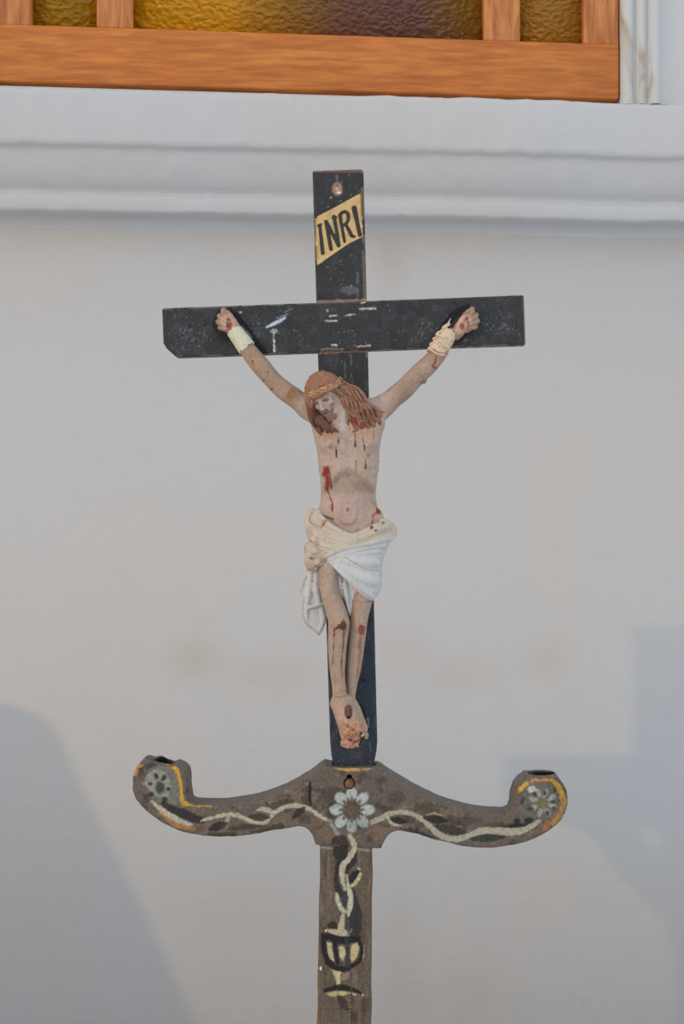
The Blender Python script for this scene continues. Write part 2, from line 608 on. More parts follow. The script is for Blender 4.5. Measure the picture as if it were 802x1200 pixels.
def paint_beam(x, y, d, N):
    p = Paint(x, y, d, N, C(46, 47, 48))
    p.dirt(12, 0.52, 0.75, C(58, 60, 63), 0.6, seed=5)
    p.dirt(16, 0.58, 0.8, C(35, 35, 38), 0.7, seed=50)
    p.dirt(2.0, 0.72, 0.82, C(132, 132, 132), 0.75, seed=19)
    # powdery bloom in patches
    for c, r in [((226, 390), (30, 16)), ((296, 385), (20, 16)), ((520, 398), (46, 9)), ((498, 385), (18, 12)), ((585, 380), (26, 18)), ((210, 408), (14, 8))]:
        v = noise(x + 3, y, d, 2.0) * 0.6 + noise(x, y + 9, d, 1.2) * 0.4
        q = np.hypot((x - c[0]) / r[0], (y - c[1]) / r[1])
        p.put((1 - sstep(0.3, 1.1, q)) * sstep(0.56, 0.70, v), C(104, 106, 109), 0.55)
    # contact shadows round fists and wrists, painted into the beam colour
    p.stroke([(268, 362), (280, 376), (291, 391), (300, 402), (309, 411)], [3, 5, 5, 4.5, 3], C(18, 18, 18), 0.9)
    p.stroke([(258, 365), (252, 378), (254, 388)], 3.0, C(26, 26, 27), 0.7)
    p.stroke([(548, 359), (538, 365), (528, 374), (519, 386), (510, 400)], [3, 4, 5, 4, 3], C(18, 18, 18), 0.9)
    p.blob((540, 392), (14, 7), C(26, 26, 28), 0.8, -0.6)
    p.blob((262, 395), (9, 8), C(25, 24, 23), 0.7)
    # white smears
    p.stroke([(313, 383), (324, 378), (334, 372.5)], [1.3, 2.1, 1.6], C(176, 182, 196), 0.9, rough=0.8)
    p.stroke([(325, 373), (338, 368)], 0.7, C(140, 146, 158), 0.6)
    p.stroke([(334, 366), (342, 362)], 0.6, C(140, 146, 158), 0.5)
    p.blob((321, 388), (5, 3), C(150, 150, 150), 0.7)
    for yy in np.arange(391, 412, 2.6):
        p.blob((320.6 + 0.06 * (yy - 391) + rng.uniform(-.5, .5), yy), (1.3, 1.1), C(205, 203, 196), 0.9, rough=0.6)
    p.blob((282, 366), (1.6, 1.2), C(190, 188, 182), 0.8)
    p.stroke([(283, 383), (294, 395)], 1.4, C(128, 130, 134), 0.6)
    # chips at the crossing
    for q in [[(382, 376), (395, 376)], [(387, 370.5), (394, 369.6)], [(404, 370), (416, 368.4)], [(422, 362), (440, 361.5)], [(424, 355), (428, 354)],
              [(418, 406), (434, 405)], [(389, 404), (395, 404.5)]]:
        p.stroke(q, 0.75, C(190, 176, 162), 0.85, rough=0.9)
    p.blob((384, 364), 2.0, C(150, 148, 146), 0.7)
    p.stroke([(376, 411), (380, 409), (402, 409)], 0.8, C(130, 124, 118), 0.6)
    p.put(sstep(612.5, 614, x + (y - 346) * -0.035), C(130, 120, 108), 0.6, False)
    p.put(sstep(1.5, 0.2, y - (362.3 - (x - 190) * 0.0394)) * (noise(x, y, d, 8) > 0.4), C(110, 104, 98), 0.6, False)
    p.put(sstep(-1.5, -0.2, y - (418.6 - (x - 190) * 0.0350)) * (noise(x, y, d, 8) > 0.5), C(120, 108, 98), 0.6, False)
    return p.rgb


emit(fb, 'crossbeam', M_board, cross, paint_beam, O_CROSS)

# plaque and its lettering
fp = Field([362, 218, 7.5], [432, 320, 13], 0.6)
fp.slab([(369, 255.5), (371.5, 256), (372, 253.5), (396, 241), (410, 233), (423.2, 226), (424.2, 233), (425.2, 260), (426.4, 277), (410, 285), (392, 297), (371.6, 311.5), (369.8, 285)], 8.2, 10.0, 0.4)


def paint_plaque(x, y, d, N):
    p = Paint(x, y, d, N, C(196, 166, 116))
    p.dirt(10, 0.5, 0.75, C(178, 146, 96), 0.7, seed=2)
    p.dirt(2.5, 0.76, 0.82, C(110, 80, 60), 0.6, seed=8)
    p.put(sstep(-2.6, -0.8, x - (423.6 + (y - 226) * 0.055)) * (noise(x, y, d, 5) > 0.35), C(120, 84, 62), 0.8, False)
    p.put(sstep(2.4, 0.6, x - (369.2 + (y - 255) * 0.04)) * (noise(x, y, d, 5) > 0.4), C(130, 92, 66), 0.7, False)
    p.blob((380, 303.5), 1.2, C(60, 45, 35), 0.9)
    p.blob((426, 247), (1.5, 1.2), C(70, 45, 35), 0.9)
    p.stroke([(371, 309), (385, 300), (400, 291)], 1.2, C(214, 186, 140), 0.5)
    return p.rgb


plaque = emit(fp, 'title_plaque', M_wrap, cross, paint_plaque, O_CROSS)
tag(plaque, 'slanted cream plaque lettered INRI')
fl = Field([364, 230, 8.5], [430, 312, 13], 0.5)
S = 9.6  # zoomed crop scale of the plaque


def L(*q):
    return [(365 + a / S, 195 + b / S, 10.0) for a, b in q]


for q, r in [(L((95, 660), (110, 800), (130, 975)), [1.9, 2.3, 2.5]),
             (L((76, 668), (110, 652)), 1.6),
             (L((165, 620), (195, 780), (222, 930)), [2.3, 2.4, 2.4]),
             (L((170, 625), (240, 760), (308, 888)), [2.3, 2.2, 2.5]),
             (L((255, 565), (285, 730), (308, 888)), [2.4, 2.2, 2.4]),
             (L((240, 578), (280, 570)), 1.6),
             (L((322, 545), (348, 700), (375, 845)), [2.3, 2.0, 1.9]),
             (L((318, 550), (360, 512), (405, 525), (418, 585), (395, 640), (345, 668)), [2.0, 2.0, 2.2, 2.1, 1.9, 1.8]),
             (L((385, 650), (425, 720), (455, 780), (490, 790)), [1.8, 2.2, 2.2, 1.4]),
             (L((483, 470), (515, 620), (545, 770)), [3.3, 2.6, 2.5]),
             (L((535, 768), (562, 762)), 1.2)]:
    fl.chain(q, r, 0.4, flat=0.28, smooth=5)


def paint_letters(x, y, d, N):
    p = Paint(x, y, d, N, C(48, 46, 46))
    p.dirt(2.0, 0.66, 0.78, C(96, 92, 88), 0.7, seed=4)
    return p.rgb


emit(fl, 'lettering', M_board, plaque, paint_letters, O_CROSS)

# ------------------------------------------------------------------ CRUCIFIED FIGURE
fig = empty('crucified_figure', (0.006, 0, CAM_Z - 0.28))
O_FIG = (0.006, 0, CAM_Z - 0.28)
tag(fig, 'small painted plaster figure of a crucified man in white loincloth, hanging on the black cross', 'figurine')

G = 9.0   # everything on the figure is measured from the front of the upright


def H(p):
    return (p[0], p[1], p[2] + G)


def HH(ps):
    return [H(p) for p in ps]


class Body(Field):
    def chain(self, pts, rad, k=2.0, op='add', flat=1.0, smooth=0):
        Field.chain(self, HH(pts), rad, k, op, flat, smooth)

    def ell(self, c, r, k=2.0, op='add', basis=None, raw=False):
        Field.ell(self, c if raw else H(c), r, k, op, basis, raw)

    def loft(self, rows, k=3.0, power=2.0, op='add'):
        Field.loft(self, [(r[0], r[1], r[2], r[3] + G, r[4] + G) for r in rows], k, power, op)

    def slab(self, pts, d0, d1, r=1.0, k=0.0, op='add', dref=None):
        Field.slab(self, pts, d0 + G, d1 + G, r, k, op, dref)


# head frame: x right, y up, d out  ->  (px, -py, d)
YAW, PIT, ROL = math.radians(-22), math.radians(22), math.radians(17)


def head_basis():
    f = np.array([math.sin(YAW) * math.cos(PIT), -math.sin(PIT), math.cos(YAW) * math.cos(PIT)])
    r = np.array([math.cos(YAW), 0, -math.sin(YAW)])
    c, s = math.cos(ROL), math.sin(ROL)
    Rm = np.array([[c, -s, 0], [s, c, 0], [0, 0, 1]])
    f, r = Rm @ f, Rm @ r
    u = np.cross(f, r)
    return r, u, f


HR, HU, HF = head_basis()
HC = np.array(P(379.2, 459.0, 42 + G))
FLIP = np.array([1, -1, 1.0])
HB = np.stack([HR * FLIP, HU * FLIP, HF * FLIP])      # rows in (X, Ydown, D)


def hp(x, y, z):
    """head-local millimetres -> field coordinates"""
    return HC + HB.T @ np.array([x, y, z], float)


fh = Body([244, 352, 2], [566, 884, 84], 0.75)
# torso
fh.loft([(474, 381, 436, 34, 8), (484, 370, 447, 42, 5), (495, 365, 451.5, 48, 3), (508, 367, 448.5, 52, 2), (522, 370.3, 445.6, 54, 2),
         (545, 373.6, 443.9, 53, 3), (560, 375.2, 442.4, 49, 4), (572, 376, 441.2, 45, 5), (585, 375.8, 440.9, 44, 5),
         (600, 373, 445, 46, 4), (618, 368, 452, 48, 3), (640, 366, 453, 50, 3), (656, 371, 449, 48, 5)], 1, 2.25)
# shoulders, arms
fh.chain([(384, 485, 26), (367, 481, 24), (356, 474.5, 22)], [16, 13, 11.5], 3, smooth=4)
fh.chain([(428, 484, 26), (444, 479.5, 24), (455, 471.5, 22)], [16, 13, 11.5], 3, smooth=4)
fh.chain([(361, 478, 22), (350, 469.5, 21), (331, 456.5, 20), (317, 442, 19), (305, 428, 18), (291, 410.5, 16), (283, 396.5, 14), (279, 390, 13)],
         [12, 11.0, 10.3, 9.9, 10.5, 9.2, 7.4, 6.4], 1.2, smooth=4)
fh.chain([(451, 475.5, 22), (462, 465.5, 21), (474, 456, 20), (488, 441, 19), (501, 429, 18), (513.5, 415.5, 16), (522, 402, 14), (528, 391, 13)],
         [12, 11.4, 11.2, 10.7, 10.6, 9.4, 7.5, 6.4], 1.2, smooth=4)
# biceps, elbows, forearm muscle
for q in [[(344, 461, 25), (330, 450, 23)], [(466, 458, 25), (480, 445, 23)]]:
    fh.chain(q, [6.5, 5.5], 5)
fh.ell((320, 453.5, 12), (4.5, 4.5, 5), 3)
fh.ell((496, 445.5, 12), (4.5, 4.5, 5), 3)
# armpit folds
fh.chain([(367, 484, 34), (375, 508, 44)], [6, 5], 5)
fh.chain([(448, 482, 34), (440, 506, 44)], [6, 5], 5)
# neck and collar bones
fh.chain([(401, 494, 32), (399, 478, 36), (394, 466, 38)], [14.5, 13, 13], 6, smooth=3)
fh.chain([(404.5, 502, 46), (403.5, 486, 45), (399, 476, 44)], [3.2, 3.4, 3.0], 3.5)
fh.chain([(404, 501, 48), (390, 494, 46), (374, 486, 38)], [3.0, 2.8, 2.8], 4, smooth=3)
fh.chain([(408, 501, 48), (424, 494, 46), (440, 486, 38)], [3.0, 2.8, 2.8], 4, smooth=3)
# chest
fh.ell((390, 517, 46), (16.5, 14, 10.5), 7)
fh.ell((427, 517, 46), (16.5, 14, 10.5), 7)
fh.chain([(408.5, 506, 59), (408.8, 540, 56)], [2.4, 2.6], 4.5, 'sub')
for c in [(386, 522.5, 55), (430, 522.5, 55)]:
    fh.ell(c, (2.0, 2.0, 1.8), 1.2)
# rib arch and ribs
for sgn in (-1, 1):
    arch = [(409 + sgn * 3, 545, 51), (409 + sgn * 12, 551, 49.5), (409 + sgn * 21, 561, 45), (409 + sgn * 28, 572, 37)]
    fh.chain(arch, [3.4, 3.2, 3.0, 2.6], 6, smooth=4)
    for k, (y0, d0) in enumerate([(534, 43), (543, 42), (552, 40)]):
        fh.chain([(409 + sgn * 33, y0 - 2, d0 - 12), (409 + sgn * 27, y0 + 2, d0), (409 + sgn * 17, y0 + 1, d0 + 6)], [2.0, 2.2, 1.6], 3, smooth=4)
fh.ell((409, 568, 53), (12, 8, 5.5), 7, 'sub')
# belly
fh.ell((408, 597, 39), (17, 20, 10), 7)
fh.chain([(400, 586, 46), (398, 600, 47), (403, 611, 48), (411, 612, 48), (416, 604, 47), (416, 588, 46)], 1.7, 2.6, smooth=4)
fh.ell((407.6, 597.6, 49.5), (1.9, 2.6, 2.2), 1.2, 'sub')
fh.chain([(408.5, 556, 48), (408, 590, 50)], [1.2, 1.4], 2.5, 'sub')
# hip bones
fh.ell((377, 606, 36), (8, 9, 8), 6)
fh.ell((441, 606, 36), (8, 9, 8), 6)
# legs
fh.loft([(640, 366, 409, 52, 8), (662, 371.5, 402, 56, 12), (690, 374.5, 398.5, 58, 20), (708, 379, 404, 60, 30), (720, 382.5, 408, 61, 36), (729, 384.6, 410, 61, 37),
         (738, 384.8, 409.4, 58, 34), (748, 384.7, 408, 54, 28), (760, 384.8, 406.6, 50, 22), (774, 385.6, 405.6, 46, 19), (788, 387, 404.6, 42, 19),
         (803, 389, 405.6, 38, 19), (814, 390, 407, 36, 18), (822, 390.5, 408.5, 36, 17), (832, 392, 411, 37, 17)], 3, 2.1)
fh.loft([(640, 404, 450, 50, 8), (668, 410, 447, 50, 10), (690, 412.5, 440, 50, 14), (705, 412.4, 436.5, 50, 20), (720, 411, 432.6, 50, 26), (732, 409.8, 430.4, 48, 25),
         (742, 409.2, 429.4, 45, 21), (755, 408.6, 427.6, 40, 15), (770, 407, 425.6, 36, 11), (785, 406.4, 423.2, 32, 9), (800, 406.6, 419.6, 28, 9), (815, 407, 417, 25, 8), (832, 407, 418, 24, 6)], 3, 2.1)
# knee caps, shins, ankles
fh.ell((397, 728, 57), (8, 8.5, 6), 4)
fh.ell((421, 731, 45), (6.5, 7.5, 5), 4)
fh.chain([(398, 742, 50), (397, 770, 41), (399, 806, 32)], [4.5, 3.8, 3.4], 4, smooth=3)
fh.ell((391.6, 825, 25), (4.4, 5.2, 5), 2.5)
fh.ell((409, 820, 29), (3.6, 4.6, 4.5), 2.5)
# feet, crossed; both broken at the toes
fh.chain([(399, 822, 27), (405, 836, 30), (412, 850, 30)], [9.6, 11.5, 13.0], 4, smooth=3)
fh.chain([(396, 833, 20), (402, 848, 22)], [5.5, 6], 3)
fh.chain([(415, 826, 17), (421, 846, 20), (427, 855, 20)], [5.5, 6.5, 4.0], 3, smooth=3)
fh.ell((429.5, 862, 19), (2.8, 4.2, 3.4), 1.5)
fh.chain([(407, 848, 14), (411, 862, 13), (412, 868, 12)], [11, 10.5, 8.5], 2.5, smooth=3)
fh.ell((404, 871, 13), (4.6, 5.0, 5), 2)
fh.ell((413, 873, 12), (3.6, 3.6, 4), 2)
# broken, rough ends
for i in range(46):
    a, b = rng.uniform(401, 427), rng.uniform(846, 866)
    if ((a - 414) / 15) ** 2 + ((b - 855) / 12) ** 2 < 1:
        dd = 41.8 - 0.03 * ((a - 412) ** 2) - 0.05 * (b - 850) ** 2 + rng.uniform(-.6, .6)
        fh.ell((a, b, dd), (1.5, 1.8, 1.2), 1.6, 'sub' if i % 2 else 'add')
for i in range(22):
    a, b = rng.uniform(401, 420), rng.uniform(864, 876)
    fh.ell((a, b, 21.5 + rng.uniform(-1, 1)), (1.7, 1.7, 1.3), 1.5, 'sub' if i % 2 else 'add')
fh.chain([(402, 861.5, 36), (409, 866, 40), (418, 868, 36), (424, 866, 30)], [1.6, 1.8, 1.8, 1.5], 1.2, 'sub', smooth=4)
# nail hole in the foot
fh.ell((408.8, 833.5, 43), (4.4, 8.8, 5), 1.0, 'sub')
# legs: groove between, crack at the shin
fh.chain([(391, 815.5, 38), (398, 817, 40), (406, 815, 38)], 0.55, 0.4, 'sub')

# fists ---------------------------------------------------------------------
def fist(mir):
    """image-left hand; mir maps to the other side"""
    m = (lambda p: p) if not mir else (lambda p: (401 + (401 - p[0]) * 1.0 + 13.6, p[1] - 1.0, p[2]))
    ch = lambda pts, r, k=0.9, **kw: fh.chain([m(p) for p in pts], r, k, **kw)
    ch([(281, 393, 13), (275, 385, 13), (269, 377, 13)], [6.6, 7.2, 6.2], 1.2, smooth=3)      # palm
    ch([(268, 386, 12), (263.5, 380, 12.5), (263.5, 373, 12.5)], [5.0, 5.2, 4.6], 1.2)
    # index .. little: knuckle, first bend, second bend, tip; closed on the palm
    ch([(269.5, 373, 12), (262.2, 363.6, 15.5), (261.6, 367.0, 21.0), (265.0, 372.0, 22)], [3.6, 3.2, 2.9, 2.5], 0.7)
    ch([(267, 377, 12), (257.6, 370.6, 15.5), (258.2, 372.6, 21.4), (264.2, 376.4, 22)], [3.6, 3.2, 2.9, 2.5], 0.7)
    ch([(266, 381.5, 12), (256.0, 377.2, 15), (257.4, 378.6, 21), (263.2, 381.0, 21.4)], [3.4, 3.1, 2.8, 2.4], 0.7)
    ch([(266, 386, 11.5), (257.8, 383.8, 14.5), (259.2, 384.8, 19.8), (264.4, 385.8, 20.2)], [3.1, 2.8, 2.5, 2.1], 0.7)
    ch([(279, 384, 16), (274.6, 376.8, 20.0), (270.2, 370.0, 21.6), (266.6, 365.4, 21.4)], [3.8, 3.2, 2.8, 2.3], 1.0)   # thumb laid along the index finger
    fh.ell(m((269.6, 381.0, 21.0)), (2.6, 3.6, 2.2), 1.2, 'sub')


fist(False)
fist(True)

# head ---------------------------------------------------------------------
def hell(c, r, k=2.0, op='add'):
    fh.ell(hp(*c), r, k, op, HB, True)


def hcone(a, b, ra, rb, k=1.5, op='add'):
    fh.cone(hp(*a), hp(*b), ra, rb, k, op)


hell((0, 0, -1), (18.5, 19, 21.5), 2)                # cranium
hell((0, -12, 8.0), (14.2, 18.5, 13.5), 5)           # face
hell((0, -24, 10.5), (8.5, 7.5, 8.5), 5)             # jaw
hcone((-9, 0.5, 18.2), (9, 0.5, 18.2), 2.5, 2.5, 2)  # brow
hell((-6.6, -3.4, 22.2), (4.6, 2.8, 3.6), 1.6, 'sub')
hell((6.6, -3.4, 22.2), (4.6, 2.8, 3.6), 1.6, 'sub')
hell((-6.6, -3.8, 17.4), (3.6, 2.7, 3.1), 0.6)       # lids
hell((6.6, -3.8, 17.4), (3.6, 2.7, 3.1), 0.6)
hcone((0, -1, 20.0), (0, -11.5, 25.0), 1.7, 2.5, 1.4)   # nose
hell((-2.3, -12, 22.6), (1.7, 1.6, 2.0), 0.8)
hell((2.3, -12, 22.6), (1.7, 1.6, 2.0), 0.8)
hell((-8.8, -9, 16.5), (4.2, 3.8, 3.6), 3)           # cheekbones
hell((8.8, -9, 16.5), (4.2, 3.8, 3.6), 3)
hell((-9.5, -15.5, 17.5), (3.2, 4.5, 2.6), 3, 'sub')
hell((9.5, -15.5, 17.5), (3.2, 4.5, 2.6), 3, 'sub')
hcone((-4.2, -17.4, 20.2), (4.2, -17.4, 20.2), 1.2, 1.2, 0.7)   # lips
hcone((-3.2, -20.0, 19.8), (3.2, -20.0, 19.8), 1.4, 1.4, 0.7)
hcone((-3.5, -18.7, 21.6), (3.5, -18.7, 21.6), 0.6, 0.6, 0.5, 'sub')
for sgn in (-1, 1):                                   # ears
    hell((sgn * 18.2, -6, -1), (2.2, 5.4, 3.6), 1.2)


def hpx(x, y, z):
    q = hp(x, y, z)
    s = 1 - q[2] / CAM_D
    return 401 + (q[0] - 401) / s, 600 + (q[1] - 600) / s


RED, DRED, ORG, BRN = C(128, 28, 22), C(86, 28, 24), C(176, 74, 34), C(120, 66, 38)


def paint_body(x, y, d, N):
    torso = C(172, 150, 137)
    arm = C(153, 127, 105)
    legc = C(163, 139, 122)
    t_arm = np.clip(sstep(366, 340, x) + sstep(448, 474, x), 0, 1)[:, None]
    t_leg = sstep(640, 700, y)[:, None]
    base = (torso * (1 - t_leg) + legc * t_leg) * (1 - t_arm) + arm * t_arm
    p = Paint(x, y, d, N, base)
    p.dirt(26, 0.5, 0.78, C(165, 137, 110), 0.55, seed=6)
    p.dirt(18, 0.55, 0.8, C(176, 150, 142), 0.5, seed=66)
    p.dirt(9, 0.56, 0.78, C(142, 120, 101), 0.45, seed=67)
    p.dirt(3.0, 0.74, 0.84, C(121, 93, 72), 0.45, seed=16)
    p.put(sstep(1.02, 0.6, np.hypot((x - 408) / 34, (y - 598) / 22)), C(172, 145, 136), 0.5)
    p.blob((427, 543), (22, 20), C(179, 159, 131), 0.35, rough=0.3)
    p.blob((400, 572), (24, 10), C(155, 131, 118), 0.5, rough=0.6)
    p.blob((426, 570), (14, 8), C(130, 109, 97), 0.5, rough=0.8)
    p.blob((394, 562), (5, 5), C(139, 121, 97), 0.5)
    # neck paler
    p.blob((402, 490), (8, 22), C(174, 164, 159), 0.85, 0.1, rough=0.4)
    # nipples, navel
    p.blob((386, 523), 3.0, C(150, 120, 102), 0.7)
    p.blob((431.5, 533.5), 3.0, C(130, 112, 91), 0.7)
    p.blob((407.8, 598), 1.6, C(113, 85, 72), 0.8)
    # drips from hair
    for q, w in [([(396.5, 513), (396.6, 520)], 0.8), ([(394, 522), (394.4, 534)], 0.9), ([(388.5, 520), (388.6, 526)], 0.7),
                 ([(416.4, 495), (416.6, 523)], 0.8), ([(424.5, 506), (427.5, 527)], 0.7), ([(428.8, 538), (428.8, 549)], 0.8),
                 ([(374.6, 505), (375, 513)], 0.8), ([(417.5, 540), (417.5, 553)], 0.7), ([(392.6, 505), (393, 512)], 0.7), ([(438, 500), (438.6, 514)], 0.7)]:
        p.stroke(q, w * 0.75, C(120, 66, 50), 0.8, 0.5, 0.8)
    for q, w in [([(394.2, 527), (394.5, 535)], 1.0), ([(416.6, 517), (416.6, 523)], 1.0), ([(427.3, 522), (427.6, 527)], 0.9), ([(428.7, 544), (428.7, 549)], 1.0), ([(396.6, 516), (396.6, 520)], 1.0)]:
        p.stroke(q, w, DRED, 1.0, 0.4, 0.4)
    for c in [(375, 510), (381, 513), (386, 509), (390, 513), (396, 508), (424, 508), (430, 507), (437, 509)]:
        p.blob(c, (4, 7), C(168, 122, 80), 0.5, rough=1.8)
    p.blob((416, 493), (6, 8), C(150, 60, 44), 0.9, rough=2.4)
    # wound in the side
    p.blob((382.5, 553.5), (5.6, 7.8), RED, 1.0, rough=2.6)
    p.blob((383.5, 567), (4.0, 11.5), C(150, 60, 30), 0.95, rough=2.6)
    p.blob((384, 563), (1.6, 9), C(96, 34, 24), 0.8, rough=2.0)
    p.blob((380, 550), (2.0, 2.4), C(176, 40, 34), 0.8)
    p.stroke([(383, 570), (386, 580), (389.5, 590), (389.6, 599)], [1.4, 0.8, 1.0, 1.2], C(120, 44, 32), 0.9, 0.5, 0.8)
    p.stroke([(387.6, 558), (388.4, 575)], 0.8, DRED, 0.8, 0.5)
    p.stroke([(389.5, 592), (389.5, 598)], 1.3, RED, 0.9, 0.5)
    p.stroke([(377, 603), (384, 606), (390, 608.5)], [0.7, 0.9, 1.6], C(104, 62, 48), 0.95)
    p.poly([(443, 592), (446, 594), (446, 602), (440, 604), (437, 605), (440, 599)], C(136, 44, 32), 0.95, rough=1.8)
    p.blob((443, 598), (3, 5), C(120, 50, 34), 0.6)
    p.stroke([(437, 606), (436.5, 618)], 0.8, BRN, 0.8)
    # arms
    p.blob((341.5, 461.5), (5.5, 9.0), C(130, 92, 46), 0.85, 0.5, rough=2.4)
    p.blob((342.5, 462), (2.4, 3), C(150, 124, 82), 0.6, 0.5)
    for c, r in [((293.6, 417), (0.9, 1.1)), ((296, 423.5), (1.1, 1.9)), ((297.6, 426), (0.8, 1.2)), ((309, 446), (1.8, 1.3)), ((318.5, 456), (1.8, 1.2)), ((314, 436), (0.8, 1.6))]:
        p.blob(c, r, C(104, 58, 42), 0.85, rough=0.7)
    p.stroke([(511, 418), (510, 425), (507, 429), (511, 431)], [1.4, 1.2, 1.2, 1.6], C(140, 76, 44), 0.95)
    p.stroke([(488, 437.5), (494, 441), (497, 444)], 0.5, C(120, 92, 72), 0.7)
    p.blob((496, 448), (4, 2.4), C(130, 80, 60), 0.8)
    # hands
    for c in [(266, 376), (270, 383), (545, 376), (540, 383)]:
        p.blob(c, (9, 9), C(216, 168, 154), 0.6, rough=0.4)
    p.blob((269.5, 381.5), (3.2, 5), C(142, 66, 52), 0.85)
    p.blob((542, 383), (3.6, 4.6), C(134, 64, 48), 0.9)
    p.stroke([(536, 375), (542, 369), (549, 365.4)], 0.6, C(120, 48, 40), 0.9)
    p.stroke([(264.6, 386), (266, 392)], 1.0, C(180, 60, 50), 0.7)
    # knees
    p.poly([(391.5, 738), (395, 733), (399, 731), (402, 726), (404, 729), (406, 731), (406, 737), (402, 739), (398, 736.5), (394, 738)], C(92, 50, 36), 0.95, rough=1.8)
    p.stroke([(392, 737), (391.3, 755), (390.2, 777)], [0.9, 0.4, 0.7], C(104, 50, 38), 0.9, 0.5, 0.9)
    p.stroke([(403.5, 737), (402, 760), (400.4, 778), (401.6, 795)], [1.1, 0.7, 0.6, 0.6], C(104, 50, 38), 0.9, 0.5, 0.9)
    p.poly([(421, 731), (424, 732), (429.5, 734.5), (427, 739), (427, 744), (423, 746), (421, 740)], C(140, 72, 48), 0.95, rough=2.4)
    p.blob((424, 734), (3, 1.8), C(110, 48, 34), 0.8)
    p.stroke([(423, 744), (421.5, 756), (422.5, 763), (420.5, 776), (419, 795)], [1.2, 1.9, 0.7, 0.5, 0.4], C(146, 90, 62), 0.8, rough=1.8)
    p.stroke([(413, 751), (411, 790)], 1.6, C(178, 156, 150), 0.5)
    # cracks
    p.stroke([(391, 815.5), (398, 817), (406, 815)], 0.6, C(120, 96, 80), 0.8, 0.4, 0.4)
    p.stroke([(411, 703), (424, 705.5), (437, 704)], 0.5, C(128, 104, 90), 0.7, 0.4, 0.4)
    p.blob((400, 838), (7, 9), C(196, 150, 136), 0.5)
    # bare, broken plaster at the toes
    raw = C(182, 134, 106)
    p.poly([(402, 844), (410, 845), (419, 845), (425, 850), (427.5, 858), (426, 865), (419, 868), (410, 868), (404, 864), (400, 855)], raw, 1.0)
    p.poly([(399, 852), (402, 858), (404, 866), (412, 869), (422, 868), (420, 873), (412, 878), (403, 878), (399, 871)], C(188, 142, 116), 1.0)
    m = sstep(840, 846, y) * sstep(0.5, 0.68, noise(x, y, d, 3.0))
    p.put(m, C(150, 98, 74), 0.6)
    p.put(sstep(840, 846, y) * sstep(0.62, 0.75, noise(x + 30, y, d, 2.5)), C(208, 170, 144), 0.5)
    p.stroke([(402, 862), (409, 867), (418, 868.5), (424, 866)], 0.9, C(110, 60, 46), 0.8)
    p.blob((425.5, 861), (2.2, 3.0), C(232, 214, 190), 0.8)
    p.blob((409, 833.5), (4.8, 9.4), C(84, 52, 40), 1.0, rough=0.4)
    # face
    if True:
        face = 1 - sstep(0.9, 1.15, np.hypot((x - 383) / 18, (y - 479) / 27))
        p.put(face, C(173, 151, 141), 0.85)
        ex, ey = hpx(6.6, -4.6, 20.6)
        p.stroke([(ex - 3.4, ey + 0.6), (ex, ey - 0.3), (ex + 3.2, ey - 1.2)], [0.5, 0.9, 0.5], C(80, 61, 52), 0.95, 0.5, 0.2)
        ex, ey = hpx(-6.6, -4.6, 20.6)
        p.stroke([(ex - 3.0, ey + 0.6), (ex, ey), (ex + 3.0, ey - 0.6)], [0.5, 0.9, 0.5], C(80, 61, 52), 0.95, 0.5, 0.2)
        for sgn in (-1, 1):
            a, b, c = hpx(sgn * 2.4, 0.4, 21), hpx(sgn * 6.5, 1.6, 20.5), hpx(sgn * 10.6, 0.2, 17)
            p.stroke([a, b, c], [0.7, 0.9, 0.5], C(112, 78, 61), 0.75, 0.5, 0.3)
            q = hpx(sgn * 6.6, -4.0, 20)
            p.blob(q, (4.8, 3.0), C(104, 80, 70), 0.7, rough=0.3)
            q = hpx(sgn * 2.0, -13.6, 23.5)
            p.blob(q, (0.9, 0.8), C(102, 58, 48), 0.8, rough=0.2)
            q = hpx(sgn * 9, -10, 18)
            p.blob(q, (5, 4), C(192, 154, 145), 0.5, rough=0.3)
        a, b, c = hpx(-3.8, -18.6, 21), hpx(0, -18.4, 21.6), hpx(3.8, -18.8, 21)
        p.stroke([a, b, c], [0.6, 1.0, 0.6], C(97, 45, 41), 0.95, 0.5, 0.2)
        a, b, c = hpx(-3, -20.4, 21), hpx(0, -20.8, 21.4), hpx(3, -20.4, 21)
        p.stroke([a, b, c], [0.6, 1.1, 0.6], C(164, 104, 93), 0.8, 0.5, 0.2)
        for q in [[(389.5, 463), (391, 468)], [(389, 473), (389.8, 476)]]:
            p.stroke(q, 0.7, C(121, 56, 46), 0.8, 0.4, 0.4)
    return p.rgb


body = emit(fh, 'body', M_flesh, fig, paint_body, O_FIG)
del fh

# hair and beard -------------------------------------------------------------
hr = Body([346, 426, 4], [462, 524, 84], 0.62)
hr.ell(hp(0, 1.0, -3.5), (21.0, 20.6, 22.6), 1, 'add', HB, True)
# take the face out of the cap
hr.ell(hp(0, -17, 25), (15.5, 24, 21), 2.5, 'sub', HB, True)
hr.cone(hp(0, -26, 6), hp(0, -46, -2), 14, 16, 2, 'sub')
# soft waves over the crown of the head
for k in range(-6, 7):
    a = k * 0.24 + 0.05 * math.sin(5 * k)
    pts_ = []
    for t in np.linspace(-0.25, 1.25, 6):
        y_ = 1 + 20.3 * math.cos(t)
        z_ = -3.5 + 22.3 * math.sin(t)
        x_ = 21.2 * math.sin(a + 0.05 * math.sin(4 * t + k)) * (0.35 + 0.65 * math.sin(min(max(t, 0.0), 1.5)))
        sc = math.sqrt(max(0.02, 1 - (x_ / 21.4) ** 2))
        pts_.append(hp(x_, 1 + (y_ - 1) * sc, -3.5 + (z_ + 3.5) * sc))
    for i in range(5):
        hr.cone(pts_[i], pts_[i + 1], 1.35, 1.35, 1.1)


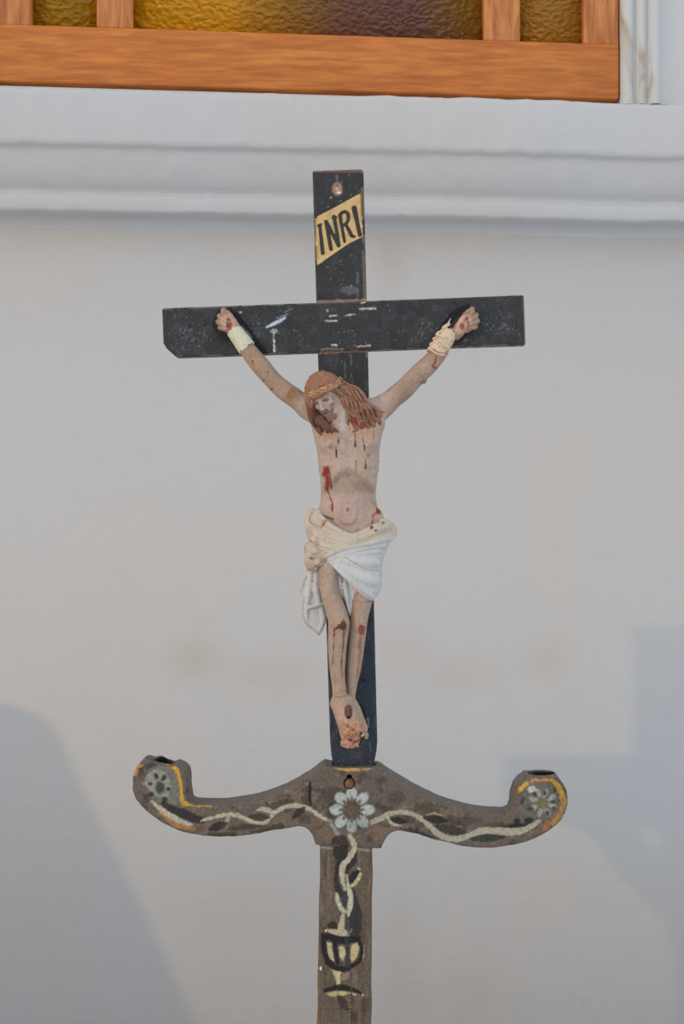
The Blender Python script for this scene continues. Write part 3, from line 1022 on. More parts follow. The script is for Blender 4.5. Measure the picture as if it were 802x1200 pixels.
def lock(pts, r, wav=1.4, n=7.0, ph=0.0, k=1.2, rad_end=None):
    q = catmull(np.array(pts, float), 8)
    L_ = np.linspace(0, 1, len(q))
    tan = np.gradient(q[:, :2], axis=0)
    tan /= np.linalg.norm(tan, axis=1, keepdims=True) + 1e-9
    nr = np.stack([-tan[:, 1], tan[:, 0]], 1)
    off = wav * np.sin(n * L_ + ph) * np.minimum(1, 3 * L_)
    q[:, :2] += nr * off[:, None]
    q[:, 2] += 0.5 * wav * np.cos(n * L_ + ph)
    re = r * 0.45 if rad_end is None else rad_end
    R = r * (0.8 + 0.5 * np.sin(np.pi * np.clip(L_ * 1.1, 0, 1))) * (1 - L_ ** 3) + re * L_ ** 3
    hr.chain([tuple(a) for a in q], R, k)


# big fall of hair to the right shoulder
hr.chain([(396, 452, 42), (407, 462, 39), (418, 474, 37), (428, 485, 36), (434, 492, 36)], [4.8, 6.6, 7.6, 7, 4.5], 3, smooth=4)
for i in range(9):
    t = i / 8.0
    st = (399.5 - 8 * t, 445.5 + 8 * t, 51 + 2.5 * math.sin(3.1 * t))
    m1 = (414 - 12 * t, 455 + 12 * t, 52 + 3 * math.sin(3.1 * t))
    m2 = (432 - 20 * t, 470 + 15 * t, 50 + 4 * math.sin(3.1 * t))
    e = (446 - 27 * t + 3 * math.sin(7 * i), 486 + 23 * t + 3 * math.sin(11 * i), 43 + 6 * t)
    lock([st, m1, m2, e], 2.3 + 0.4 * math.sin(5 * i), 2.0, 11, i * 1.1, 0.35)
for i in range(8):
    t = (i + 0.5) / 8.0
    st = (399.5 - 8 * t, 445.5 + 8 * t, 52.6 + 2.5 * math.sin(3.1 * t))
    m1 = (414 - 12 * t, 455 + 12 * t, 53.8 + 3 * math.sin(3.1 * t))
    m2 = (432 - 20 * t, 470 + 15 * t, 51.6 + 4 * math.sin(3.1 * t))
    q = catmull(np.array([st, m1, m2]), 8)
    Lq = np.linspace(0, 0.66, len(q))
    tn = np.gradient(q[:, :2], axis=0)
    tn /= np.linalg.norm(tn, axis=1, keepdims=True)
    off = 2.0 * np.sin(11 * Lq + (i + 0.5) * 1.1) * np.minimum(1, 3 * Lq)
    q[:, 0] -= tn[:, 1] * off
    q[:, 1] += tn[:, 0] * off
    hr.chain([tuple(v) for v in q], 1.05, 0.6, 'sub')
# inner locks beside the cheek and neck
for i in range(5):
    t = i / 4.0
    lock([(391 + 2 * t, 453 + 1.5 * t, 56), (400 + 2.5 * t, 462, 55), (405 + 4 * t, 475 - 2 * t, 51), (408 + 9 * t, 489 - 4 * t, 50), (411 + 11 * t, 503 - 5 * t + 3 * math.sin(5 * i), 52)], 1.7, 1.5, 9, i * 2.1, 0.35)
# one ringlet and loose ends on the shoulder
th = np.linspace(0, 2 * np.pi * 1.25, 18)
rr = 5.0 * (1 - 0.5 * th / th.max())
hr.chain([(417.5 + rr[i] * math.cos(th[i]), 478 + rr[i] * math.sin(th[i]), 52 + 1.2 * th[i] / 6) for i in range(18)], 1.7, 1.2)
for q in [[(438, 476, 44), (445, 487, 43), (449.5, 482.5, 41)], [(434, 486, 47), (443, 494, 45), (446, 501, 43)], [(432, 490, 48), (440, 500, 46), (438, 508, 45)],
          [(426, 494, 50), (433, 502, 48), (430, 511, 49)], [(420, 494, 51), (425, 503, 50), (421, 513, 51)], [(414, 492, 51), (418, 502, 51), (414, 507, 52)]]:
    lock(q, 2.2, 1.2, 8, q[0][0], 0.4)
# left side of the face
hr.chain([(363, 466, 43), (364, 480, 42), (368, 492, 42), (374, 501, 43)], [3.4, 3.8, 4.4, 4], 2.5, smooth=4)
for i in range(7):
    t = i / 6.0
    lock([(361.5 + 4 * t, 463 + 2 * t, 52 + 3 * t), (362.5 + 5 * t, 477, 50 + 3 * t), (366.5 + 7 * t, 491 - 1 * t, 50 + t), (373 + 14 * t, 508 - 1.5 * t + 2 * math.sin(4 * i), 52)], 1.8, 1.6, 10, i * 1.7, 0.35)
th = np.linspace(0, 2 * np.pi * 1.1, 16)
rr = 4.4 * (1 - 0.5 * th / th.max())
hr.chain([(375 + rr[i] * math.cos(th[i]), 491 + rr[i] * math.sin(th[i]), 53.5 + 1.0 * th[i] / 6) for i in range(16)], 1.5, 1.0)
for i in range(6):
    t = i / 5.0
    lock([(368 + 5 * t, 488 + 1 * t, 52), (375 + 6 * t, 497 - 1 * t, 55 + t), (383 + 7 * t, 503 - 1 * t, 56), (386 + 10 * t, 509 - 3 * t + 2 * math.sin(3 * i), 54)], 1.6, 1.6, 10, i * 1.7, 0.3)
# hair line under the crown
for i in range(10):
    t = i / 9.0
    a = (362 + 30 * t, 465 - 12.5 * t, 63 - 16 * (t - 0.45) ** 2 * 4)
    lock([a, (a[0] - 2.0 + 4.5 * t, a[1] + 3.5, a[2] - 0.5), (a[0] - 3.5 + 10 * t, a[1] + 6.5 + 1.5 * abs(t - .5), a[2] - 4.5)], 1.6, 0.5, 5, i)
def paint_hair(x, y, d, N):
    p = Paint(x, y, d, N, C(136, 98, 78))
    p.dirt(4.0, 0.5, 0.7, C(159, 121, 98), 0.7, seed=9)
    p.dirt(5.0, 0.55, 0.75, C(105, 66, 50), 0.8, seed=90)
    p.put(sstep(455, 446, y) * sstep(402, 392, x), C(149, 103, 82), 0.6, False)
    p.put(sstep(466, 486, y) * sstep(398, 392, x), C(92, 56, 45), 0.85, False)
    p.put(sstep(496, 510, y), C(121, 76, 55), 0.6, False)
    p.blob((415, 494), (5, 6), C(127, 43, 32), 0.9, rough=2.4)
    p.blob((369, 482), (4, 12), C(81, 38, 30), 0.75)
    p.blob((426, 500), (6, 6), C(110, 49, 36), 0.7)
    p.blob((437, 489), (7, 8), C(119, 70, 55), 0.6)
    return p.rgb


emit(hr, 'hair', M_hair, fig, paint_hair, O_FIG)
del hr

bd = Body([358, 472, 40], [406, 518, 90], 0.55)
for sgn in (-1, 1):
    for k in range(4):
        a, b, c = hp(sgn * 0.8, -14.9 - 0.2 * k, 22.6 - 0.2 * k), hp(sgn * 3.6, -15.8 - 0.5 * k, 21.4), hp(sgn * (6.6), -19.5 - 1.2 * k, 18)
        bd.cone(a, b, 0.8, 0.9, 0.5)
        bd.cone(b, c, 0.9, 0.6, 0.5)
for k in range(-6, 7):
    t = k / 6.0
    a = hp(8.4 * t, -21.6 + 5.0 * t * t, 19.4 - 6.0 * t * t)
    b = hp(8.0 * t + 0.6 * math.sin(3 * k), -28.0 + 2.0 * t * t, 20.4 - 5.5 * t * t)
    c = hp(4.8 * t, -37.0 + 3 * abs(t), 18.5 - 3.5 * t * t)
    bd.cone(a, b, 1.6, 2.1, 0.6)
    bd.cone(b, c, 2.1, 1.1, 0.6)
bd.cone(hp(0, -24, 15.5), hp(0, -31, 15.5), 5.0, 3.6, 1.5)


def paint_beard(x, y, d, N):
    p = Paint(x, y, d, N, C(131, 96, 82))
    p.dirt(3.0, 0.48, 0.7, C(150, 123, 112), 0.7, seed=12)
    p.dirt(3.5, 0.58, 0.78, C(93, 62, 50), 0.7, seed=42)
    p.blob((391, 493), (1.3, 1.2), C(184, 169, 160), 0.9, rough=0.3)
    return p.rgb


emit(bd, 'beard', M_hair, fig, paint_beard, O_FIG)
del bd

# plaited crown -------------------------------------------------------------
cw = Body([346, 430, 6], [416, 478, 92], 0.6)
CC = np.array([379.8, 454.2, 41.0])
rc, fc = np.array([0.93, -0.37, 0.0]), np.array([0.02, 0.10, 0.99])
uc = np.array([0.36, 0.92, -0.1])
T = np.linspace(0, 2 * np.pi, 97)
for ph, ro, rad in [(0, 2.5, 1.15), (1.3, 2.7, 1.0), (2.6, 2.4, 1.2), (3.9, 2.7, 1.05), (5.1, 2.5, 1.15)]:
    q = []
    for t in T:
        a = 3 * t + ph + 0.25 * math.sin(5 * t + ph)
        off = uc * ro * math.cos(a)
        rr = 1 + 0.04 * math.sin(a)
        q.append(tuple(CC + rc * 22.6 * rr * math.cos(t) + fc * 25.4 * rr * math.sin(t) + off))
    cw.chain(q, rad, 0.4)
for a, b in [((396, 446, 60), (399.5, 440.5, 62)), ((372, 457, 67), (369.5, 452, 70)), ((360, 461, 58), (356.8, 460, 60)), ((384, 452, 67), (387, 449, 71))]:
    cw.chain([a, b], [1.1, 0.35], 0.5)


def paint_crown(x, y, d, N):
    p = Paint(x, y, d, N, C(165, 124, 90))
    p.dirt(3.0, 0.48, 0.65, C(190, 152, 116), 0.8, seed=21)
    p.dirt(3.0, 0.55, 0.72, C(115, 78, 54), 0.8, seed=77)
    return p.rgb


emit(cw, 'crown_of_thorns', M_straw, fig, paint_crown, O_FIG)
del cw

# loincloth -------------------------------------------------------------
lc = Body([342, 586, 1], [470, 752, 88], 0.75)
CL = [(592, 370, 447, 50, 1), (604, 363, 449, 54, 0), (615, 361, 458, 56, 0), (628, 361.5, 460.5, 58, 0), (641, 359.5, 455, 58.5, 0), (655, 359, 449.5, 58.5, 1), (671, 360, 447.6, 58, 2), (688, 362, 447, 56, 4), (706, 366, 442, 53, 8)]
lc.loft(CL, 0, 2.3)
CLA = np.array(CL, float)


def fd(x, y, inset=2.0):
    """front of the cloth shell at a measured point"""
    Lf, Rt = np.interp(y, CLA[:, 0], CLA[:, 1]), np.interp(y, CLA[:, 0], CLA[:, 2])
    F_, B_ = np.interp(y, CLA[:, 0], CLA[:, 3]), np.interp(y, CLA[:, 0], CLA[:, 4])
    u = min(0.98, abs((x - (Lf + Rt) / 2) / ((Rt - Lf) / 2)))
    return (F_ + B_) / 2 + (F_ - B_) / 2 * (1 - u ** 2.3) ** (1 / 2.3) - inset


region = [(374, 594), (364, 600), (357, 613), (357, 634), (354, 645), (354, 670), (366, 669), (374, 661), (383, 657.5), (391, 664), (399, 672), (406, 676.5), (412, 681), (421, 691), (430, 698.5),
          (438, 704), (452, 690), (452, 671), (454, 653), (458, 641), (466, 629), (466, 613), (449, 610), (446, 603), (445, 612.5), (437, 617), (431, 619.5), (416, 626), (408, 625), (400, 621), (389, 616), (380, 609)]
Qr = np.array([P(a, b, 50 + G)[:2] for a, b in region])
xx, yy = np.meshgrid(lc.ax[0], lc.ax[1], indexing='ij')
d2 = poly_sdf(xx.astype(float), yy.astype(float), smooth_poly(Qr, 1)).astype(f32)[:, :, None]
lc.F = smax(lc.F, d2 + np.zeros_like(lc.F), 3.0)


def fold(pts, r, k=2.2, inset=1.0, op='add'):
    q = catmull(np.array(pts, float), 6)
    R = np.interp(np.linspace(0, 1, len(q)), np.linspace(0, 1, len(r)), r) if np.ndim(r) else np.full(len(q), r)
    lc.chain([(a, b, fd(a, b, inset)) for a, b in q], R, k, op)


# upper cream swath
fold([(366, 599), (362.5, 608), (364, 618), (376, 628), (394, 634), (414, 634), (434, 625), (448, 618), (458, 616)], [3.6, 4.6, 5, 5, 4.5, 4.5, 5, 5, 4])
fold([(374, 604), (384, 613), (398, 622.5), (414, 628.5), (430, 622), (444, 614.5)], [2.4, 2.4, 2.6, 3, 3, 2.6], 1.6, 0.3)
fold([(371, 610), (380, 619), (396, 628), (412, 632)], [2, 2.2, 2.2, 1.6], 1.4, -0.3)
fold([(362.6, 622), (370, 634), (384, 642), (402, 640), (424, 636), (444, 631), (459, 626)], [4.2, 4.8, 4.8, 4.2, 3.6, 3.6, 3.6])
fold([(361, 640), (365, 650), (376, 654), (388, 648), (404, 643.5)], [4.4, 5.4, 5, 3.5, 2], 2, 1.0)
fold([(360.5, 655), (366, 660), (376, 658)], [4.6, 5.4, 3.6])
fold([(362, 664), (369, 665)], [3.6, 2.8])
fold([(459, 616), (461, 623), (457, 630), (449, 633)], [3.6, 4, 3.6, 2.4])
fold([(386, 650), (404, 642), (426, 638), (446, 633), (458, 628)], [2.2, 2.6, 2.8, 2.8, 2.4], 1.2, -1.8)
fold([(448, 611), (455, 613.5)], [3.0, 3.2])
for q in [[(370, 622), (384, 631), (404, 636)], [(366, 644), (378, 647.5), (392, 642)], [(364, 633), (374, 641), (386, 644)], [(416, 630), (436, 622)], [(410, 639), (430, 634), (450, 628)],
          [(375, 616), (388, 625)], [(362, 651), (368, 655), (378, 652)]]:
    fold(q, [0.8, 1.4, 0.6], 1.0, -4.4, 'sub')
# white wrap: pleats fanning from the left hip to the right thigh
fold([(388, 655), (404, 648.5), (426, 643.5), (446, 639.5), (451, 637)], [2, 3.0, 3.4, 2.8, 2.0])
fold([(398, 653), (412, 650), (430, 648), (446, 646.5)], [1.6, 2.0, 2.4, 1.8], 2.0)
fold([(390, 658), (404, 657.5), (422, 657.5), (440, 659)], [2, 4.0, 6.0, 6.0], 3.0, 3.2)
fold([(392, 661), (404, 666.5), (420, 675), (438, 681)], [2, 4.0, 6.0, 6.5], 3.0, 3.4)
fold([(394, 664), (405, 674.5), (417, 686.5), (428, 695.5), (437, 701.5)], [2.2, 2.8, 2.8, 3.0, 2.4], 1.8, 0.4)
for q in [[(402, 651.5), (424, 646.8), (446, 643)], [(406, 653), (426, 652), (446, 650)], [(402, 654), (412, 659.5), (424, 665.5), (446, 670)], [(404, 667), (418, 681), (440, 692)]]:
    fold(q, [0.6, 1.5, 1.3], 1.4, -3.2, 'sub')
# drape hanging on the left hip
hang = [(360, 664), (357, 676), (352, 692), (352.6, 695.5), (356, 697), (354.2, 712), (354.6, 721), (359, 732), (367, 739), (374, 744.6), (379, 737), (382.6, 727), (381.5, 712), (379, 700), (375, 680), (374, 664)]
lc.slab(hang, 8, 19, 2.2, 1.5, dref=18)
lc.chain([(366, 666, 20), (364, 684, 20), (359, 712, 19), (360, 728, 17)], [4, 3.4, 3, 2.2], 2, smooth=4)
lc.chain([(372, 668, 20), (371, 690, 22), (374, 706, 22)], [4, 4, 3.4], 2, smooth=4)
lc.chain([(377, 712, 19), (379, 726, 18), (374, 741, 17)], [2.4, 2.6, 2], 1.6, smooth=4)
lc.chain([(361, 712.5, 21), (370, 709.5, 22), (380, 706.5, 22)], [1.8, 2.6, 2.0], 1.2, smooth=3)
lc.chain([(363, 715.5, 22), (372, 713.0, 23), (381, 710.0, 23)], [1.0, 1.8, 1.6], 0.8, 'sub', smooth=3)
lc.chain([(362, 714, 21), (370, 722, 22), (377, 728, 22)], [0.8, 1.5, 0.8], 1.0, 'sub', smooth=3)
lc.chain([(358, 680, 20), (356, 696, 20)], [1.0, 1.3], 1.0, 'sub')
lc.chain([(367.5, 672, 25), (367, 700, 25)], [1.2, 1.4], 1.0, 'sub')
# cloth end between the thighs
lc.slab([(393, 668), (396, 682), (394, 690), (400, 697), (405, 705), (410, 722), (412.6, 716), (413.6, 704), (416.5, 696), (421, 692), (416, 684), (406, 674)], 28, 44, 2.0, 1.0, dref=40)
lc.slab([(409, 678), (414, 692), (420, 695.5), (424, 694), (418, 686)], 33, 47, 2.0, 1.0, dref=40)
lc.chain([(396, 672, 45), (400, 688, 46), (396, 690, 46)], [2.6, 2.2, 1.6], 1.5)
lc.chain([(404, 680, 45), (406, 698, 45), (410, 718, 43)], [2.2, 2.6, 1.6], 1.2, smooth=4)
lc.chain([(409.6, 682, 46), (410.6, 700, 45), (412, 712, 45)], [1.4, 1.6, 1.0], 0.8, 'sub', smooth=4)
lc.chain([(394.5, 691, 47), (402, 686, 47.5)], [1.0, 0.8], 0.8, 'sub')


def paint_cloth(x, y, d, N):
    p = Paint(x, y, d, N, C(188, 188, 187))
    cream = C(184, 171, 153)
    # painted boundary of the cream swath
    p.poly([(372, 590), (350, 600), (350, 672), (366, 671), (378, 659), (388, 651), (404, 642.5), (425, 637.5), (446, 632), (457, 629), (468, 627), (468, 600), (446, 600), (420, 624), (390, 608)], cream, 0.95, 1.5, 1.0, False)
    p.dirt(9, 0.58, 0.8, C(169, 151, 133), 0.4, seed=13)
    p.dirt(4, 0.72, 0.84, C(146, 118, 98), 0.4, seed=23)
    p.put(sstep(600, 640, y) * sstep(390, 372, x) * sstep(668, 660, y) * sstep(0.5, 0.75, noise(x, y, d, 7)), C(155, 128, 113), 0.6, False)
    p.blob((364, 660), (7, 8), C(161, 131, 124), 0.6)
    p.blob((379, 656), (6, 4), C(128, 100, 86), 0.6)
    p.stroke([(366, 600), (363, 610), (372, 617), (380, 615)], 0.9, C(137, 91, 55), 0.6)
    p.stroke([(377, 618), (381, 612), (382, 610)], 1.1, C(163, 84, 60), 0.8)
    p.blob((380, 611), (2, 2.4), C(173, 88, 64), 0.8)
    p.blob((435.6, 618.6), (2.4, 2.8), C(132, 40, 36), 0.95, rough=1.6)
    p.blob((440.6, 621.5), (2.2, 1.3), C(126, 44, 38), 0.9, rough=1.2)
    p.blob((449, 613), (2.6, 2.2), C(110, 84, 55), 0.7)
    p.stroke([(404, 678), (416, 686), (430, 697), (437, 702)], 0.9, C(161, 137, 110), 0.6)
    p.stroke([(405, 653), (418, 661), (430, 667), (447, 670)], 0.8, C(157, 137, 113), 0.6)
    p.stroke([(447, 671), (447, 688), (440, 702)], 1.4, C(161, 141, 117), 0.5)
    p.stroke([(356, 700), (355, 720), (360, 731), (374, 743)], 1.2, C(155, 126, 94), 0.6)
    p.stroke([(352, 693), (359, 676)], 1.6, C(161, 129, 100), 0.6)
    p.poly([(412, 683), (415, 694), (422, 693), (420, 688)], C(194, 173, 168), 0.8)
    p.blob((366, 681), (1.4, 3), C(128, 100, 88), 0.6)
    p.stroke([(361, 646), (372, 651), (384, 648)], 0.7, C(128, 94, 80), 0.5)
    p.stroke([(361, 668), (367, 666), (377, 659)], 1.2, C(128, 91, 77), 0.6)
    return p.rgb


emit(lc, 'loincloth', M_cloth, fig, paint_cloth, O_FIG)
del lc

# wrist wraps -------------------------------------------------------------
def wrap(axis, rads, jag, colour, nm, label, marks=()):
    w = Body([min(a[0] for a in axis) - 22, min(a[1] for a in axis) - 22, 1], [max(a[0] for a in axis) + 22, max(a[1] for a in axis) + 22, 40], 0.5)
    w.chain(axis, rads, 0.0, smooth=4)
    A, B = P(*H(axis[0])), P(*H(axis[-1]))
    ab = (B - A) / np.linalg.norm(B - A)
    LL = np.linalg.norm(B - A)
    s, x, y, z = w.block(w.lo - 1, w.lo + w.h * w.n)
    t = (x - A[0]) * ab[0] + (y - A[1]) * ab[1] + (z - A[2]) * ab[2]
    side = (x - A[0]) * ab[1] - (y - A[1]) * ab[0]
    nz = noise(side * 1.0 + 50, z * 1.0, 0 * t + 3, 2.2) - 0.5
    nz2 = noise(side * 1.0 + 10, z * 1.0, 0 * t + 8, 2.6) - 0.5
    w.F = smax(w.F, np.maximum(-t + jag * nz, t - LL + jag * nz2), 0.5)
    for q, r in marks:
        w.chain(q, r, 0.8)
    def paint(px, py, d, N):
        p = Paint(px, py, d, N, colour)
        p.dirt(6, 0.55, 0.75, colour * 0.8, 0.6, seed=14)
        p.dirt(3, 0.7, 0.8, C(150, 110, 80), 0.6, seed=41)
        if marks:
            p.stroke([(505, 407), (512, 412), (520, 414), (524, 416)], 0.8, C(136, 86, 56), 0.85)
            p.stroke([(504, 411), (512, 417), (522, 420)], 0.9, C(120, 70, 48), 0.85)
            p.blob((524.6, 413.5), (2, 3), C(120, 66, 44), 0.8)
            p.stroke([(513, 396), (517, 403), (524, 408), (530, 404)], 0.5, C(170, 130, 104), 0.7)
        return p.rgb
    o = emit(w, nm, M_wrap, fig, paint, O_FIG)
    tag(o, label)
    return o


wrap([(273.6, 386.5, 14.5), (281.5, 397, 15), (289.6, 408, 16)], [9.0, 9.9, 10.7], 3.4, C(200, 196, 172), 'wrist_wrap', 'pale greenish tape round the wrist')
wrap([(527, 387.5, 14.5), (521, 399, 15), (510, 416, 16)], [9.0, 10.6, 11.3], 3.0, C(206, 184, 158), 'wrist_wrap', 'cream bloodstained bandage round the wrist',
     marks=[([(512, 392, 24), (520, 395, 26), (531, 398, 22)], 1.6), ([(510, 400, 24), (520, 406, 27), (527, 408, 22)], 1.5), ([(503, 408, 22), (513, 414, 27), (522, 416, 23)], 1.4),
             ([(515, 389, 22), (513.2, 390, 23)], 1.4), ([(510.5, 396, 22), (508.5, 397, 22)], 1.5), ([(506.5, 402, 22), (504.5, 403.5, 22)], 1.3), ([(526, 378, 22), (528.6, 373, 24)], [0.9, 0.4]), ([(520, 384, 22), (526, 380, 23)], 2.0)])

# nail through the feet
nl = Body([402, 820, 20], [416, 846, 62], 0.5)
nl.ell((408.4, 832.5, 39.0), (4.0, 8.4, 5.0), 0.5)
nl.ell((409.0, 838.6, 41.0), (3.2, 3.0, 3.4), 0.5)
nl.ell((409.4, 840.4, 44), (2.3, 1.7, 2.4), 0.4, 'sub')


def paint_nail(x, y, d, N):
    p = Paint(x, y, d, N, C(102, 72, 60))
    p.dirt(3, 0.5, 0.7, C(72, 44, 36), 0.8, seed=15)
    p.blob((409.4, 841), (2.6, 2.2), C(22, 16, 14), 1.0, rough=0.3)
    return p.rgb


emit(nl, 'nail', M_rust, fig, paint_nail, O_FIG)

# ------------------------------------------------------------------ CARVED STAND
O_ST = (0.005, 0, 0)
stand = empty('candle_stand', O_ST)
tag(stand, 'worn brown wooden stand with two curled arms and painted flowers, under the cross', 'stand')
SD = 22.0
br_out = [(386, 899), (381, 897.5), (376, 900), (363.5, 909), (350, 917.5), (335.5, 925), (318, 933), (300.6, 938.5), (283, 941.5), (265.7, 943.5), (241, 944), (228, 944), (222.5, 941.5), (220.5, 934), (219.8, 913), (217.5, 905), (213, 900.5),
          (206, 897.5), (199, 899.5), (190, 897), (180, 892), (172.5, 891), (165, 893.5), (158.5, 901), (154.7, 911), (155, 926), (159, 936), (166, 945.5), (174, 953.5), (182, 959.5), (195, 967), (210, 973.3), (225, 977.8), (241, 980.3), (257, 981.2), (272.7, 980.8),
          (290, 979.2), (307.6, 976.6), (322, 973.4), (335.5, 971), (349.5, 969), (356, 969.8), (361, 973), (365.4, 978.5), (367.8, 985), (369.8, 990.4), (376, 991.5), (406, 993), (438.4, 994.4), (447, 994.6), (450.2, 987), (454, 980.5), (459.4, 976), (465, 974), (470, 973.6),
          (490.8, 978.7), (505, 983.6), (518.7, 987.4), (534, 990.6), (550, 992.7), (562, 993.8), (574.6, 994), (591, 992.8), (606, 990.4), (619, 986.8), (630.4, 982), (642, 975.4), (651.4, 968), (658.4, 960.6), (663.6, 952), (666, 944), (666.4, 936), (664.6, 927), (660.4, 918.6), (653, 911.5),
          (647, 910.6), (637, 911.6), (627, 911.2), (620, 911.5), (613, 917), (607, 924.5), (603.4, 935), (602.6, 946), (600, 952.5), (594, 955), (574.6, 954.2), (560, 952.4), (546.6, 949.6), (531, 945.4), (515, 940), (499, 932.6), (483.8, 924.4), (469, 915), (455.9, 907.5), (448, 902), (443.5, 900)]
bk = Field([146, 878, -28], [676, 1002, 28], 0.85)
bk.slab(br_out, -SD, SD, 3.2, dref=SD)
# lumps of worn wood, swollen sockets
s, x, y, z = bk.block(bk.lo - 1, bk.lo + bk.h * bk.n)
bk.F += (fbm(x, y, z, 26, 2) - 0.5) * 2.4 + (noise(x, y, z, 5) - 0.5) * 0.5
# sockets: shoulders rise to the back rim, candle holes drilled from above
for cx, cy, rx in [(634.5, 915, 20.5), (188, 905, 21)]:
    a, b = P(cx, cy, 0), P(cx, cy + 18, 0)
    bk.cone(a, b, rx - 1.5, rx + 2.5, 5)
bk.apply([600, 870, -30], [672, 913, 30], lambda x, y, z: (P(0, 905.0, 0)[1] - y) + 0 * x + 0 * z, 1.5, 'and')
bk.apply([150, 870, -30], [226, 905, 30], lambda x, y, z: (P(0, 889.0, 0)[1] - y) + 0 * x + 0 * z + (noise(x, y * 0, z, 9) - 0.5) * 7, 1.5, 'and')
for cx, cy0, cy1, r in [(634.5, 890, 950, 14.8), (190, 878, 935, 13.2)]:
    c = P(cx, 0, 0)[0]
    bk.cone((c, cy0, 0), (c, cy1, 0), r, r, 1.5, 'sub')
bk.ell((198, 884, 16), (16, 9.5, 12), 2.5, 'sub')
bk.ell((181, 884, 4), (10, 7, 14), 2.5, 'sub')
# crack and drilled peg hole, seat for the cross
bk.chain([(363.6, 916, 22.5), (363.2, 930, 22.5), (364.2, 944, 22.5)], [0.9, 1.4, 0.9], 0.5, 'sub')
bk.chain([(409.5, 917.8, 10), (409.5, 917.8, 27)], 6.8, 0.4, 'sub')
bk.chain([(409.6, 910.6, 10), (409.6, 910.6, 27)], 3.2, 0.4, 'sub')
bk.slab([(389.6, 880), (439.8, 880), (439.8, 936), (389.6, 936)], -10.4, 10.4, 0.5, 0.5, 'sub', dref=9)
# carved arris running along the arms
for q in [[(444, 906), (470, 924), (500, 941), (530, 952.5), (560, 959.5), (594, 961.5)], [(380, 905), (350, 925), (318, 939.5), (283, 947.5), (244, 949.5)]]:
    bk.chain([(a, b, 23.2) for a, b in q], 1.2, 1.0, 'sub', smooth=4)

GREY, CREAM, DARK, YEL = C(158, 162, 156), C(172, 164, 142), C(40, 40, 36), C(196, 150, 44)
WOOD = C(96, 86, 77)


def leaf(p, a, b, w, col=None, op=0.92):
    m = ((a[0] + b[0]) / 2, (a[1] + b[1]) / 2)
    p.stroke([a, m, b], [w * 0.35, w, w * 0.3], DARK if col is None else col, op, 0.8, 0.9)


